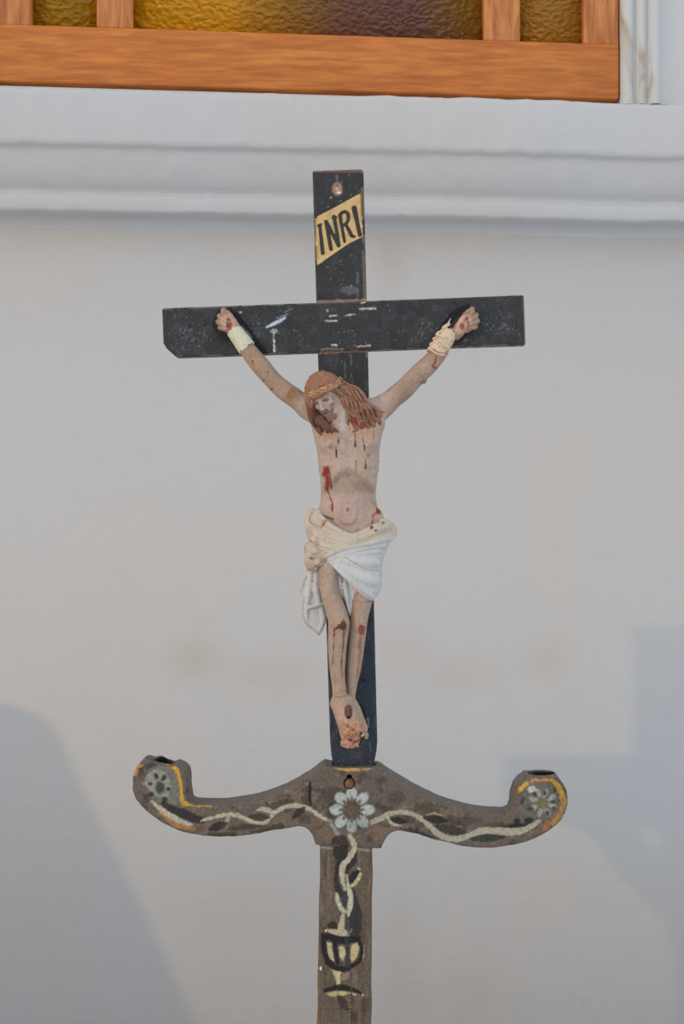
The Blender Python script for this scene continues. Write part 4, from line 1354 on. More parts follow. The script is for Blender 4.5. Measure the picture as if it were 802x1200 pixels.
def paint_bracket(x, y, d, N):
    p = Paint(x, y, d, N, WOOD)
    p.dirt(22, 0.5, 0.72, C(110, 94, 80), 0.7, seed=17)
    p.dirt(11, 0.52, 0.72, C(66, 58, 51), 0.8, seed=27)
    p.dirt(6, 0.6, 0.78, C(125, 114, 103), 0.6, seed=37)
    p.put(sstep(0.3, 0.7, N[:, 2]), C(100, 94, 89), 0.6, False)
    for c, r in [((500, 948), (18, 8)), ((540, 962), (28, 6)), ((465, 935), (12, 10)), ((320, 948), (24, 6)), ((585, 968), (20, 6))]:
        p.blob(c, r, C(62, 53, 44), 0.6, rough=1.6)
    for c, r in [((245, 968), (18, 5)), ((335, 962), (16, 8)), ((444, 975), (14, 10)), ((385, 975), (10, 12)), ((372, 960), (7, 10))]:
        p.blob(c, r, C(117, 94, 77), 0.55, rough=2.0)
    # ---- left scroll
    p.poly([(170, 912), (174, 902), (184, 897), (197, 898), (207, 905), (212, 920), (211, 940), (203, 946), (190, 943), (176, 932)], C(112, 110, 100), 0.85, rough=1.8)
    p.poly([(172, 908), (180, 901), (192, 903), (198, 912), (200, 926), (196, 936), (184, 934), (175, 926), (168, 918)], C(140, 140, 130), 0.8, rough=1.8)
    for c, r, a in [((183, 909.5), (3.2, 4.6), -0.5), ((192, 911.5), (3.4, 4.6), 0.5), ((176.3, 918.6), (3.4, 2.8), 0.2), ((197.6, 924.6), (2.8, 2.6), 0), ((177, 931), (4.4, 3.6), -.3), ((193, 937), (4.2, 4), 0)]:
        p.blob(c, r, C(50, 52, 44), 0.95, a, rough=0.6)
    p.blob((187.5, 923), (6.6, 8.6), C(56, 62, 50), 0.95, rough=0.9)
    p.stroke([(196, 897), (204, 899.5), (209.5, 908), (212.5, 922), (213.5, 937), (219, 942.5)], [1.6, 2.4, 2.0, 1.8, 2.4, 2.4], YEL, 0.95, rough=1.3)
    p.stroke([(214, 941), (224, 943.5), (247, 944)], [2.2, 1.6, 1.3], C(186, 140, 40), 0.9, rough=1.4)
    p.stroke([(158, 906), (162, 899), (166, 897)], [2.6, 2.0, 1.6], C(184, 132, 44), 0.85, rough=1.6)
    p.stroke([(178, 939), (188, 948), (203, 958), (222, 965)], [1.4, 3.0, 4.2, 3.6], C(176, 168, 152), 0.92, rough=1.2)
    p.stroke([(188, 953), (205, 966), (228, 971)], [1.8, 3.0, 2.0], C(164, 116, 66), 0.7, rough=1.6)
    p.stroke([(192, 942), (206, 950), (222, 957), (238, 961)], [3, 5.0, 6.0, 4.0], DARK, 0.9, rough=1.8)
    # ---- left vine
    p.stroke([(236, 962), (254, 957), (270, 954.4), (284, 957.5), (298, 964), (309, 964.5), (316, 959), (326, 949.4), (340, 944.6), (356, 945.5), (368, 951), (378, 958.5), (389, 962)],
             [1.2, 2.0, 2.4, 2.6, 2.6, 2.4, 2.0, 2.5, 2.7, 2.4, 2.2, 2.0, 1.4], CREAM, 0.93, rough=1.3)
    p.stroke([(321, 953), (311, 948.5), (301, 949.6)], [2.0, 3.4, 1.4], C(166, 158, 138), 0.9, rough=0.9)
    p.stroke([(268, 957), (264, 967), (256, 974)], [2, 2.6, 1.4], C(158, 152, 134), 0.85, rough=1.0)
    leaf(p, (292, 957), (316, 958), 4.6, C(56, 56, 46))
    leaf(p, (246, 972), (266, 965), 5.6)
    leaf(p, (344, 958), (357, 946.5), 4.6, C(48, 40, 40))
    leaf(p, (318, 942), (344, 938), 3.0, C(64, 56, 48), 0.7)
    for q in [[(270, 972), (290, 969), (312, 968)], [(245, 978), (275, 978)], [(296, 975), (330, 968)]]:
        p.stroke(q, [2, 3.4, 1.5], C(54, 48, 40), 0.75, rough=2.4)
    # ---- right scroll
    p.poly([(612, 924), (620, 916), (636, 914), (648, 918), (654, 930), (652, 946), (640, 958), (622, 960), (612, 952), (608, 938)], C(100, 98, 90), 0.7, rough=2.0)
    p.stroke([(608, 928), (614, 920), (624, 915.5), (640, 914), (652, 919), (659, 930), (661, 942), (656, 956), (648, 966)], [1.8, 2.4, 1.8, 1.6, 2.8, 3.6, 3.6, 3.2, 2.4], C(150, 120, 62), 0.85, rough=2.2)
    p.stroke([(647, 914), (655, 921), (660.5, 934)], [2.0, 2.4, 1.8], C(176, 138, 46), 0.85, rough=1.8)
    p.stroke([(611, 924), (617, 918.5)], 2.6, YEL, 0.85, rough=1.2)
    p.stroke([(624, 914.5), (640, 914)], 1.6, C(190, 128, 84), 0.8)
    p.stroke([(642, 963), (637, 974), (650, 960)], [1.8, 2.0, 1.4], C(160, 104, 50), 0.75, rough=1.8)
    for a in np.arange(8) * math.pi / 4 + 0.3:
        c = (636.5 + 11.5 * math.cos(a), 940.5 + 12.5 * math.sin(a))
        p.blob(c, (6.2, 3.6), C(146, 148, 140), 0.85, a, rough=1.5)
    p.blob((623.5, 925), (5.5, 4.5), C(186, 186, 176), 0.9, rough=0.9)
    for c, r, a in [((627, 930.5), (3.8, 2.4), .9), ((639, 929), (2.4, 4), 0), ((648.4, 940), (3.6, 2.4), 0.2), ((649.5, 947), (2.8, 2.6), 0), ((642, 953), (2.6, 4), -0.3), ((650, 926), (2.2, 4.4), -.4), ((612.5, 938), (2.6, 6), 0.3), ((622, 948), (5, 3), 0)]:
        p.blob(c, r, C(52, 52, 42), 0.9, a, rough=0.7)
    p.blob((636.8, 941.5), (6.0, 5.2), C(112, 106, 62), 1.0, rough=0.7)
    for c, r, a in [((598, 970), (12, 5), -0.2), ((606, 963), (5, 5), 0), ((620, 962), (7, 5), -.6), ((612, 968), (8, 4), 0)]:
        p.blob(c, r, C(36, 36, 32), 0.95, a, rough=1.4)
    # ---- right vine
    p.stroke([(436, 964), (446, 959), (457, 954), (468, 951.6), (480, 953), (491, 957.5), (502, 966), (514, 977), (526, 982.5), (538, 983), (550, 979), (562, 974.5), (580, 973.5), (600, 975), (618, 971), (632, 962)],
             [2.6, 3.2, 3.2, 2.8, 2.6, 2.8, 3.2, 3.4, 3.6, 3.6, 3.4, 3.8, 4.2, 4.4, 3.4, 2.4], C(158, 152, 134), 0.95, rough=1.3)
    p.stroke([(454, 957), (460, 965), (470, 967.5)], [1.6, 2.0, 1.2], CREAM, 0.85)
    p.stroke([(497, 958), (508, 954.5), (517, 955.5)], [1.2, 2.4, 1.0], C(164, 146, 112), 0.85)
    leaf(p, (458, 960), (477, 963), 4.4, C(34, 33, 31))
    leaf(p, (498, 958), (524, 962), 5.4, C(38, 37, 34))
    p.stroke([(512, 968), (526, 972), (544, 975)], [3, 6.0, 2.4], C(48, 46, 40), 0.85, rough=2.4)
    leaf(p, (553, 983), (592, 981), 4.8, C(48, 54, 46))
    p.stroke([(470, 971), (486, 974), (504, 981)], [1.6, 3.4, 2.0], C(44, 41, 37), 0.8, rough=2.0)
    # ---- middle flower
    p.blob((388, 950), (6.5, 13), C(52, 58, 48), 0.9, 0.1, rough=1.0)
    p.blob((412, 950), (27, 27), C(60, 57, 49), 0.7, rough=1.6)
    for k in range(8):
        a = -math.pi / 2 + k * math.pi / 4
        ca, sa = math.cos(a), math.sin(a)
        c = (412.5 + 18.0 * ca, 949 + 19.0 * sa)
        p.blob(c, (9.0, 6.7), C(168, 173, 169) if k not in (3, 4) else C(146, 151, 148), 0.93, a, soft=0.25, rough=1.2)
        c2 = (412.5 + 11.0 * ca, 949 + 11.6 * sa)
        p.blob(c2, (5.4, 2.6), C(84, 80, 70), 0.85, a, rough=0.9)
    p.blob((412.5, 949.5), (7.6, 9.0), C(98, 78, 58), 1.0, rough=0.7)
    p.stroke([(388, 965), (394, 974), (400, 985)], [1.4, 2.4, 1.4], C(150, 154, 148), 0.6)
    p.stroke([(392, 986), (400, 984), (404, 990)], [4.0, 6, 5], C(46, 44, 36), 0.9, rough=1.4)
    p.stroke([(410, 979), (414, 986), (415.5, 994)], [2.0, 3.0, 3.0], CREAM, 0.95)
    # ---- gilded line under the cross, peg stain, crack
    p.stroke([(393, 900.4), (412, 902.2), (436, 901)], [1.0, 1.6, 0.8], C(190, 150, 80), 0.85, rough=1.3)
    p.stroke([(363.6, 916), (363.2, 930), (364.2, 944)], [1.2, 1.8, 1.0], C(34, 27, 24), 0.95, rough=0.5)
    p.blob((440, 920), (6, 5), C(88, 80, 78), 0.6)
    p.blob((430, 912), (9, 4), C(86, 78, 74), 0.6)
    # near-black colour inside the candle holes
    for cx, r, y0 in [(634.5, 16, 903), (190, 14.4, 880)]:
        q = np.hypot(x - cx, d)
        p.put((1 - sstep(r - 0.6, r + 0.4, q)) * sstep(y0, y0 + 2.5, y), C(24, 22, 20), 1.0, False)
    return p.rgb


emit(bk, 'arm_bracket', M_stand, stand, paint_bracket, O_ST)
del bk

pg = Field([400, 905, 4], [420, 928, 32], 0.5)
pg.chain([(409.5, 918.0, 12), (409.5, 918.0, 15.6)], 6.9, 0.5)
pg.ell((409.6, 911.4, 22), (2.8, 2.0, 6), 0.5, 'sub')


def paint_peg(x, y, d, N):
    p = Paint(x, y, d, N, C(118, 82, 68))
    p.dirt(3, 0.5, 0.7, C(92, 62, 52), 0.7, seed=18)
    p.blob((409.4, 911.4), (2.8, 1.8), C(24, 16, 14), 1.0, rough=0.3)
    return p.rgb


tag(emit(pg, 'peg', M_stand, stand, paint_peg, O_ST), 'reddish wooden peg above the flower')

# shaft: a lofted tapering post, finely divided where the photograph shows its painting
def shaft_mesh():
    ys = np.concatenate([np.arange(985, 1212, 0.8), np.linspace(1216, 2040, 30)])
    V, nper = [], 0
    prof = []
    for y_ in ys:
        yy = min(y_, 1400)
        Lx = 376.0 + (yy - 990) * (372 - 376) / 210.0
        Rx = 437.4 + (yy - 990) * (435.8 - 437.4) / 210.0
        dz = 20.0
        fr = 0.8 if y_ < 1213 else 8.0
        a = np.arange(0, 1.0001, 1 / 76.0)
        a2 = np.linspace(0, 1, 10)
        c = 2.2   # arris
        ring = []
        for t in a:
            ring.append((Lx + c + (Rx - Lx - 2 * c) * t, dz))
        for t in a2:
            ring.append((Rx, dz - c - (2 * dz - 2 * c) * t))
        for t in a2:
            ring.append((Rx - c - (Rx - Lx - 2 * c) * t, -dz))
        for t in a2:
            ring.append((Lx, -dz + c + (2 * dz - 2 * c) * t))
        nper = len(ring)
        for (q, dd) in ring:
            V.append(P(q, y_, dz) * np.array([1, 1, 0]) + np.array([0, 0, dd]))
    V = np.array(V)
    n = len(ys)
    w = (noise(V[:, 0] * 0, V[:, 1], V[:, 2] * 0, 30) - 0.5) * 1.6
    V[:, 0] += w
    V[:, 2] += (fbm(V[:, 0] * 2, V[:, 1] * 0.3, V[:, 2], 9, 2) - 0.5) * 1.2 * (V[:, 2] > 15)
    i, j = np.meshgrid(np.arange(n - 1), np.arange(nper), indexing='ij')
    j2 = (j + 1) % nper
    Q = np.stack([i * nper + j, i * nper + j2, (i + 1) * nper + j2, (i + 1) * nper + j], -1).reshape(-1, 4)
    return V, Q


def paint_shaft(x, y, d, N):
    p = Paint(x, y, d, N, C(92, 82, 71))
    p.dirt(10, 0.5, 0.7, C(80, 64, 52), 0.8, seed=28, stretch=(1.6, 0.3, 1))
    p.dirt(8, 0.55, 0.75, C(117, 103, 90), 0.6, seed=38, stretch=(2, 0.25, 1))
    p.dirt(20, 0.5, 0.75, C(96, 77, 61), 0.5, seed=48)
    p.stroke([(371, 1180), (371, 1200), (370, 1230)], 5, C(108, 80, 54), 0.6)
    p.stroke([(374, 1010), (373, 1200)], 1.6, C(122, 94, 70), 0.4, rough=2)
    p.stroke([(437, 1010), (436.5, 1200)], 1.6, C(122, 94, 70), 0.5, rough=2)
    p.stroke([(378, 993), (390, 994)], 1.4, C(139, 136, 130), 0.8)
    p.stroke([(418, 995), (434, 997)], 1.4, C(136, 127, 115), 0.7)
    K = 8.91
    def q1(*l):
        return [(360 + a / K, 985 + b / K) for a, b in l]
    def q2(*l):
        return [(360 + a / K, 1080 + b / K) for a, b in l]
    # dark foliage
    p.poly(q1((280, 60), (440, 60), (420, 160), (380, 240), (330, 240), (275, 160)), C(44, 42, 34), 0.95, rough=1.2)
    p.stroke(q1((325, 240), (305, 380), (320, 500), (365, 570)), [2, 2.6, 3.4, 3], C(38, 36, 38), 0.9, rough=1.3)
    p.stroke(q1((500, 140), (480, 220), (420, 300), (420, 400)), [2.5, 4.0, 2.6, 1.6], C(40, 40, 42), 0.9, rough=1.2)
    p.poly(q1((430, 400), (470, 320), (540, 300), (555, 340), (520, 400), (460, 450), (430, 460)), C(32, 30, 32), 0.95)
    p.poly(q1((350, 560), (420, 530), (425, 700), (390, 720), (360, 640)), C(52, 52, 62), 0.95)
    p.poly(q1((480, 500), (540, 620), (580, 760), (575, 900), (550, 1030), (410, 1030), (405, 760), (440, 760), (490, 640)), C(40, 40, 44), 0.88, rough=1.8)
    p.poly(q1((210, 880), (260, 845), (320, 860), (320, 925), (240, 930)), C(40, 36, 30), 0.9)
    # cream stem
    p.stroke(q1((470, -10), (500, 60), (470, 130), (430, 200), (380, 250), (365, 330), (375, 420), (400, 510)), [3.2, 3.0, 3.0, 2.8, 3.4, 3.4, 2.4, 1.4], C(174, 165, 145), 0.95)
    p.stroke(q1((415, 360), (430, 470), (455, 580), (450, 680), (430, 780)), [0.9, 1.8, 2.8, 2.8, 1.8], C(176, 174, 150), 0.95)
    p.stroke(q1((440, 490), (500, 450), (540, 390), (560, 340)), [1.4, 1.8, 2.2, 1.2], C(168, 168, 128), 0.95)
    p.stroke(q1((310, 560), (325, 640), (360, 710), (410, 750)), [1.6, 2.8, 2.4, 1.8], C(180, 172, 148), 0.95)
    p.stroke(q1((385, 740), (365, 840), (350, 940)), [1.8, 3.2, 4.2], C(169, 159, 133), 0.95)
    p.stroke(q1((215, 940), (300, 955), (390, 970)), [1.6, 3.2, 3.8], C(169, 158, 133), 0.95)
    p.stroke(q1((530, 290), (548, 300)), 0.8, C(200, 200, 196), 0.9)
    p.stroke(q1((412, 700), (430, 860), (430, 1000)), 0.8, C(96, 98, 102), 0.7)
    p.stroke(q1((420, 1010), (470, 930)), 0.9, C(140, 144, 146), 0.7)
    p.blob(q1((198, 940))[0], 1.3, C(236, 228, 206), 1.0, rough=0.2)
    # cup
    p.stroke(q2((170, 150), (230, 160), (320, 190), (420, 195), (520, 190), (560, 260)), [3.4, 4.0, 4.4, 4.4, 3.4, 2.6], C(30, 28, 30), 0.97)
    p.stroke(q2((170, 170), (180, 280), (215, 390), (260, 450)), [2.6, 3.2, 3.4, 3.4], C(30, 28, 30), 0.97)
    p.stroke(q2((563, 240), (575, 320), (545, 410), (480, 455)), [2.4, 2.6, 2.6, 2.4], C(30, 28, 30), 0.97)
    p.stroke(q2((210, 430), (280, 470), (360, 495), (440, 485), (480, 450)), [2.8, 3.4, 3.4, 3.0, 2.2], C(32, 30, 30), 0.97)
    p.stroke(q2((285, 190), (300, 300), (320, 430)), [3, 2.6, 2.8], C(32, 30, 32), 0.97)
    p.stroke(q2((418, 190), (425, 300), (425, 460)), [2.2, 2.4, 2.8], C(52, 52, 54), 0.95)
    p.poly(q2((210, 215), (258, 225), (268, 320), (285, 420), (240, 385), (212, 320)), C(176, 169, 131), 0.97)
    p.poly(q2((325, 262), (390, 255), (400, 340), (378, 415), (345, 370)), C(174, 167, 129), 0.97)
    p.poly(q2((455, 265), (480, 230), (530, 215), (545, 290), (525, 370), (470, 432), (452, 380)), C(178, 160, 120), 0.97)
    p.poly(q2((255, 500), (300, 518), (355, 525), (350, 590), (340, 680), (310, 680), (300, 600)), C(182, 172, 131), 0.97)
    p.poly(q2((355, 530), (440, 540), (420, 600), (360, 620)), C(136, 116, 96), 0.8)
    p.stroke(q2((195, 715), (300, 690), (400, 690), (480, 715), (550, 740), (575, 765)), [2.4, 3.2, 3.6, 2.4, 2.2, 1.4], C(30, 28, 28), 0.97)
    p.poly(q2((205, 750), (280, 730), (370, 725), (430, 745), (400, 770), (320, 782), (250, 775)), C(169, 159, 113), 0.97)
    p.stroke(q2((440, 745), (520, 765)), 0.9, C(168, 160, 130), 0.85)
    p.stroke(q2((330, 790), (375, 850), (420, 920)), [3, 4.4, 2.4], C(56, 44, 44), 0.85, rough=1.6)
    p.blob(q2((145, 490))[0], (1.6, 2.4), C(226, 216, 196), 0.95, rough=0.3)
    p.blob(q2((165, 490))[0], (1.4, 2.6), C(50, 34, 28), 0.9, rough=0.3)
    p.blob(q2((580, 765))[0], 1.4, C(206, 198, 184), 0.9, rough=0.3)
    p.stroke(q2((460, 480), (462, 700), (460, 1060)), 0.7, C(70, 62, 56), 0.8, rough=1.0)
    for yy in np.arange(770, 1060, 36):
        p.blob(q2((462, yy))[0], (1.2, 1.5), C(48, 40, 36), 0.8)
        p.blob(q2((452, yy + 18))[0], (0.9, 1.1), C(150, 140, 130), 0.7)
    p.stroke(q2((585, 430), (580, 700)), 0.5, C(66, 56, 48), 0.7)
    p.stroke(q2((595, 250), (590, 400)), 0.7, C(164, 156, 130), 0.6)
    p.blob(q2((590, 900))[0], (4, 7), C(66, 52, 42), 0.6, rough=1.5)
    p.blob(q2((480, 1000))[0], (5, 8), C(60, 48, 42), 0.6, rough=1.5)
    p.blob(q2((620, 830))[0], (5, 7), C(72, 56, 44), 0.6, rough=1.5)
    return p.rgb


V, Q = shaft_mesh()
W = to_world(V, O_ST)
if vol_sign(W - W.mean(0), Q) < 0:
    Q = Q[:, ::-1]
me = raw_mesh('shaft', W, Q)
s_ = 1 - V[:, 2] / CAM_D
set_paint(me, paint_shaft(401 + (V[:, 0] - 401) / s_, 600 + (V[:, 1] - 600) / s_, V[:, 2], normals_of(W, Q)))
link('shaft', me, M_stand, stand)


# foot on the floor (below the picture)
def lathe_square(rows, name, mat, parent):
    V, Q = [], []
    for (z_, r) in rows:
        for sx, sy in ((-1, -1), (1, -1), (1, 1), (-1, 1)):
            V.append((sx * r, sy * r, z_))
    n = len(rows)
    for i in range(n - 1):
        for j in range(4):
            Q.append((i * 4 + j, i * 4 + (j + 1) % 4, (i + 1) * 4 + (j + 1) % 4, (i + 1) * 4 + j))
    Q.append((3, 2, 1, 0))
    Q.append(tuple((n - 1) * 4 + j for j in range(4)))
    me = raw_mesh(name, np.array(V), np.array(Q), smooth=False)
    o = link(name, me, mat, parent)
    bv = o.modifiers.new('bevel', 'BEVEL')
    bv.width = 0.004
    bv.segments = 2
    return o


M_wood_plain, *_ = ramp_material('brown_wood', [(0.3, C(84, 70, 58)), (0.7, C(120, 102, 86))], 14, (1, 1, 0.2), 0.65, 0.25, 6, 0.3, (300, 0.4, 0.001))
lathe_square([(0, 0.17), (0.03, 0.17), (0.035, 0.15), (0.065, 0.145), (0.075, 0.10), (0.10, 0.08)], 'foot', M_wood_plain, stand)

# ------------------------------------------------------------------ THE ROOM
YAWW = math.radians(5.1)
WD = 0.8
n_w = np.array([math.sin(YAWW), -math.cos(YAWW), 0.0])
t_w = np.array([math.cos(YAWW), math.sin(YAWW), 0.0])
p_w = np.array([0.0, WD, 0.0])


def WU(px, py, w=0.0):
    """point seen at (px, py), w metres in front of the wall -> (u along wall, z)"""
    o = np.array([0, -1.5, CAM_Z])
    dr = np.array([(px - 401) / 1500.0, 1.0, (600 - py) / 1500.0])
    s = (w + (p_w - o) @ n_w) / (dr @ n_w)
    q = o + s * dr
    return (q - p_w) @ t_w, q[2]


def wall_place(o):
    o.location = (0, WD, 0)
    o.rotation_euler = (0, 0, YAWW)
    return o


def boxes(name, bl, mat, parent=None, bevel=0.0, seg=2):
    """bl: list of (u0,u1,w0,w1,z0,z1) in wall axes, one mesh"""
    V, Q = [], []
    for (a, b, c, d, e, f) in bl:
        k = len(V)
        V += [(a, -d, e), (b, -d, e), (b, -c, e), (a, -c, e), (a, -d, f), (b, -d, f), (b, -c, f), (a, -c, f)]
        Q += [(k, k + 3, k + 2, k + 1), (k + 4, k + 5, k + 6, k + 7), (k, k + 1, k + 5, k + 4), (k + 1, k + 2, k + 6, k + 5), (k + 2, k + 3, k + 7, k + 6), (k + 3, k, k + 4, k + 7)]
    me = raw_mesh(name, np.array(V), np.array(Q), smooth=False)
    o = link(name, me, mat, parent)
    if parent is None:
        wall_place(o)
    if bevel:
        bv = o.modifiers.new('bevel', 'BEVEL')
        bv.width = bevel
        bv.segments = seg
    return o


# limewash plaster with handed trowel relief and faint warm-brown patches
def plaster(name, col, marks=False):
    m, nt, bs = nodes_of(name)
    tc = nt.nodes.new('ShaderNodeTexCoord')
    def nz(scale, detail=4, stretch=None):
        n = nt.nodes.new('ShaderNodeTexNoise')
        n.inputs['Scale'].default_value = scale
        n.inputs['Detail'].default_value = detail
        if stretch:
            mp = nt.nodes.new('ShaderNodeMapping')
            mp.inputs['Scale'].default_value = stretch
            nt.links.new(tc.outputs['Object'], mp.inputs[0])
            nt.links.new(mp.outputs[0], n.inputs['Vector'])
        else:
            nt.links.new(tc.outputs['Object'], n.inputs['Vector'])
        return n
    def mix(a, b, fac, blend='MIX'):
        x = nt.nodes.new('ShaderNodeMix')
        x.data_type = 'RGBA'
        x.blend_type = blend
        for sock, v in ((x.inputs[6], a), (x.inputs[7], b)):
            if hasattr(v, 'is_linked'):
                nt.links.new(v, sock)
            else:
                sock.default_value = (*v, 1)
        if hasattr(fac, 'is_linked'):
            nt.links.new(fac, x.inputs[0])
        else:
            x.inputs[0].default_value = fac
        return x.outputs[2]
    def mr(v, a, b, c, d):
        r = nt.nodes.new('ShaderNodeMapRange')
        for k, val in zip(('From Min', 'From Max', 'To Min', 'To Max'), (a, b, c, d)):
            r.inputs[k].default_value = val
        nt.links.new(v, r.inputs['Value'])
        return r.outputs[0]
    big = nz(1.6, 3)
    c0 = mix(tuple(col), tuple(np.array(col) * np.array([1.03, 0.975, 0.91])), mr(big.outputs['Fac'], 0.42, 0.68, 0, 1))
    sp = nz(22, 5, (1, 1, 2.0))
    c0 = mix(c0, tuple(np.array(col) * 0.93), mr(sp.outputs['Fac'], 0.55, 0.8, 0, 0.6))
    if marks:
        for (u, z, ru, rz, colr, op) in marks:
            mp = nt.nodes.new('ShaderNodeMapping')
            mp.vector_type = 'POINT'
            mp.inputs['Location'].default_value = (-u / ru, 0, -z / rz)
            mp.inputs['Scale'].default_value = (1 / ru, 0, 1 / rz)
            nt.links.new(tc.outputs['Object'], mp.inputs[0])
            ln = nt.nodes.new('ShaderNodeVectorMath')
            ln.operation = 'LENGTH'
            nt.links.new(mp.outputs[0], ln.inputs[0])
            nn = nz(7, 3)
            ad = nt.nodes.new('ShaderNodeMath')
            ad.operation = 'MULTIPLY_ADD'
            nt.links.new(nn.outputs['Fac'], ad.inputs[0])
            ad.inputs[1].default_value = 0.9
            nt.links.new(ln.outputs['Value'], ad.inputs[2])
            r = nt.nodes.new('ShaderNodeMapRange')
            r.interpolation_type = 'SMOOTHSTEP'
            for k, val in zip(('From Min', 'From Max', 'To Min', 'To Max'), (0.45, 1.45, op, 0.0)):
                r.inputs[k].default_value = val
            nt.links.new(ad.outputs[0], r.inputs['Value'])
            c0 = mix(c0, tuple(colr), r.outputs[0])
    nt.links.new(c0, bs.inputs['Base Color'])
    bs.inputs['Roughness'].default_value = 0.75
    bs.inputs['Specular IOR Level'].default_value = 0.2
    add_bump(nt, bs, 6, 0.35, 0.006, 3)
    add_bump(nt, bs, 38, 0.28, 0.0022, 3, stretch=(1, 1, 2.6))
    add_bump(nt, bs, 160, 0.22, 0.0008, 3)
    return m


WALLC = C(184, 183, 183)
wall_marks = []
for px, py, rx, ry, op in [(228, 772, 60, 42, 0.55), (330, 790, 90, 34, 0.35), (640, 772, 52, 44, 0.5), (540, 790, 90, 40, 0.3), (470, 770, 60, 60, 0.3), (460, 300, 30, 60, 0.4), (470, 1140, 50, 160, 0.3), (290, 1060, 150, 60, 0.2), (545, 1165, 80, 60, 0.25)]:
    u, z_ = WU(px, py)
    wall_marks.append((u, z_, rx * 2.3 / 1500, ry * 2.3 / 1500, np.array(WALLC) * np.array([0.90, 0.80, 0.69]), op))
M_wall = plaster('limewashed_plaster', WALLC, wall_marks)
M_sill = plaster('painted_sill_plaster', C(183, 184, 186))

# window opening, measured
uL, _ = WU(-9, 100, -0.005)
uR, _ = WU(727, 100, -0.005)
_, zB = WU(401, 110, -0.005)
zB = WU(401, 113.0, -0.005)[1]
zT = zB + 1.0
TH = 0.30
boxes('wall_back', [(-3.2, 3.2, -TH, 0, 0.0, zB), (-3.2, uL - 0.012, -TH, 0, zB, 3.7), (uR + 0.006, 3.2, -TH, 0, zB, 3.7), (uL - 0.012, uR + 0.006, -TH, 0, zT, 3.7)], M_wall)['kind'] = 'structure'

# sill moulding: profile swept along the wall with a hand-made wobble
zf0 = WU(401, 111.8, 0.085)[1]
zf1 = WU(401, 175, 0.085)[1]
zc = WU(401, 230, 0.042)[1]
zl = WU(401, 253, 0.045)[1]
ze = WU(401, 272, 0.0)[1]
prof = [(0.0, zf0 + 0.004), (0.045, zf0 + 0.003), (0.079, zf0 + 0.001), (0.0835, zf0 - 0.003), (0.085, zf0 - 0.010), (0.0845, (zf0 + zf1) / 2), (0.085, zf1 + 0.010), (0.084, zf1 + 0.003), (0.081, zf1 - 0.001), (0.0765, zf1 - 0.003), (0.0735, zf1 - 0.006)]
for t in np.linspace(0, 1, 12):
    prof.append((0.072 - 0.029 * t + 0.004 * math.sin(math.pi * t) - 0.006 * t ** 9, zf1 - 0.008 - (zf1 - 0.008 - zc - 0.002) * t))
prof += [(0.0365, zc), (0.0385, zc - 0.0035), (0.0435, zc - 0.006), (0.045, zc - 0.009), (0.0445, (zc + zl) / 2), (0.044, zl + 0.006), (0.041, zl + 0.001), (0.024, zl - 0.001), (0.0155, zl - 0.003)]
for t in np.linspace(0, 1, 6):
    a = t * math.pi / 2
    prof.append((0.0125 - 0.0115 * math.sin(a), zl - 0.004 - (zl - 0.004 - ze) * (1 - math.cos(a) * (1 - 0.2 * t))))
prof.append((-0.004, ze - 0.004))
prof = np.array(prof)
us = np.concatenate([np.linspace(-2.2, -0.75, 40), np.linspace(-0.74, 0.80, 420), np.linspace(0.82, 2.2, 40)])
nV = []
for i, (w_, z_) in enumerate(prof):
    nn = (fbm(us * 1000, np.full_like(us, z_ * 1000 + w_ * 500), us * 0, 60, 3) - 0.5)
    nl_ = (fbm(us * 1000, np.full_like(us, 3.0 + 0.01 * z_), us * 0, 260, 2) - 0.5)
    n3 = (fbm(us * 1000, np.full_like(us, 300.0 + z_ * 1000 + w_ * 500), us * 0, 26, 2) - 0.5)
    ww = w_ + (0.005 * nn + 0.004 * nl_ + 0.003 * n3) * (w_ > 0.004)
    zz = z_ + 0.006 * nl_ + 0.0032 * n3 * (w_ > 0.004)
    nV.append(np.stack([us, -ww, zz], 1))
nV = np.array(nV)
npf, nu = len(prof), len(us)
i, j = np.meshgrid(np.arange(npf - 1), np.arange(nu - 1), indexing='ij')
Q = np.stack([i * nu + j, (i + 1) * nu + j, (i + 1) * nu + j + 1, i * nu + j + 1], -1).reshape(-1, 4)
me = raw_mesh('trim_1', nV.reshape(-1, 3), Q, smooth=True)
sill = wall_place(link('trim_1', me, M_sill))
sill['kind'] = 'structure'

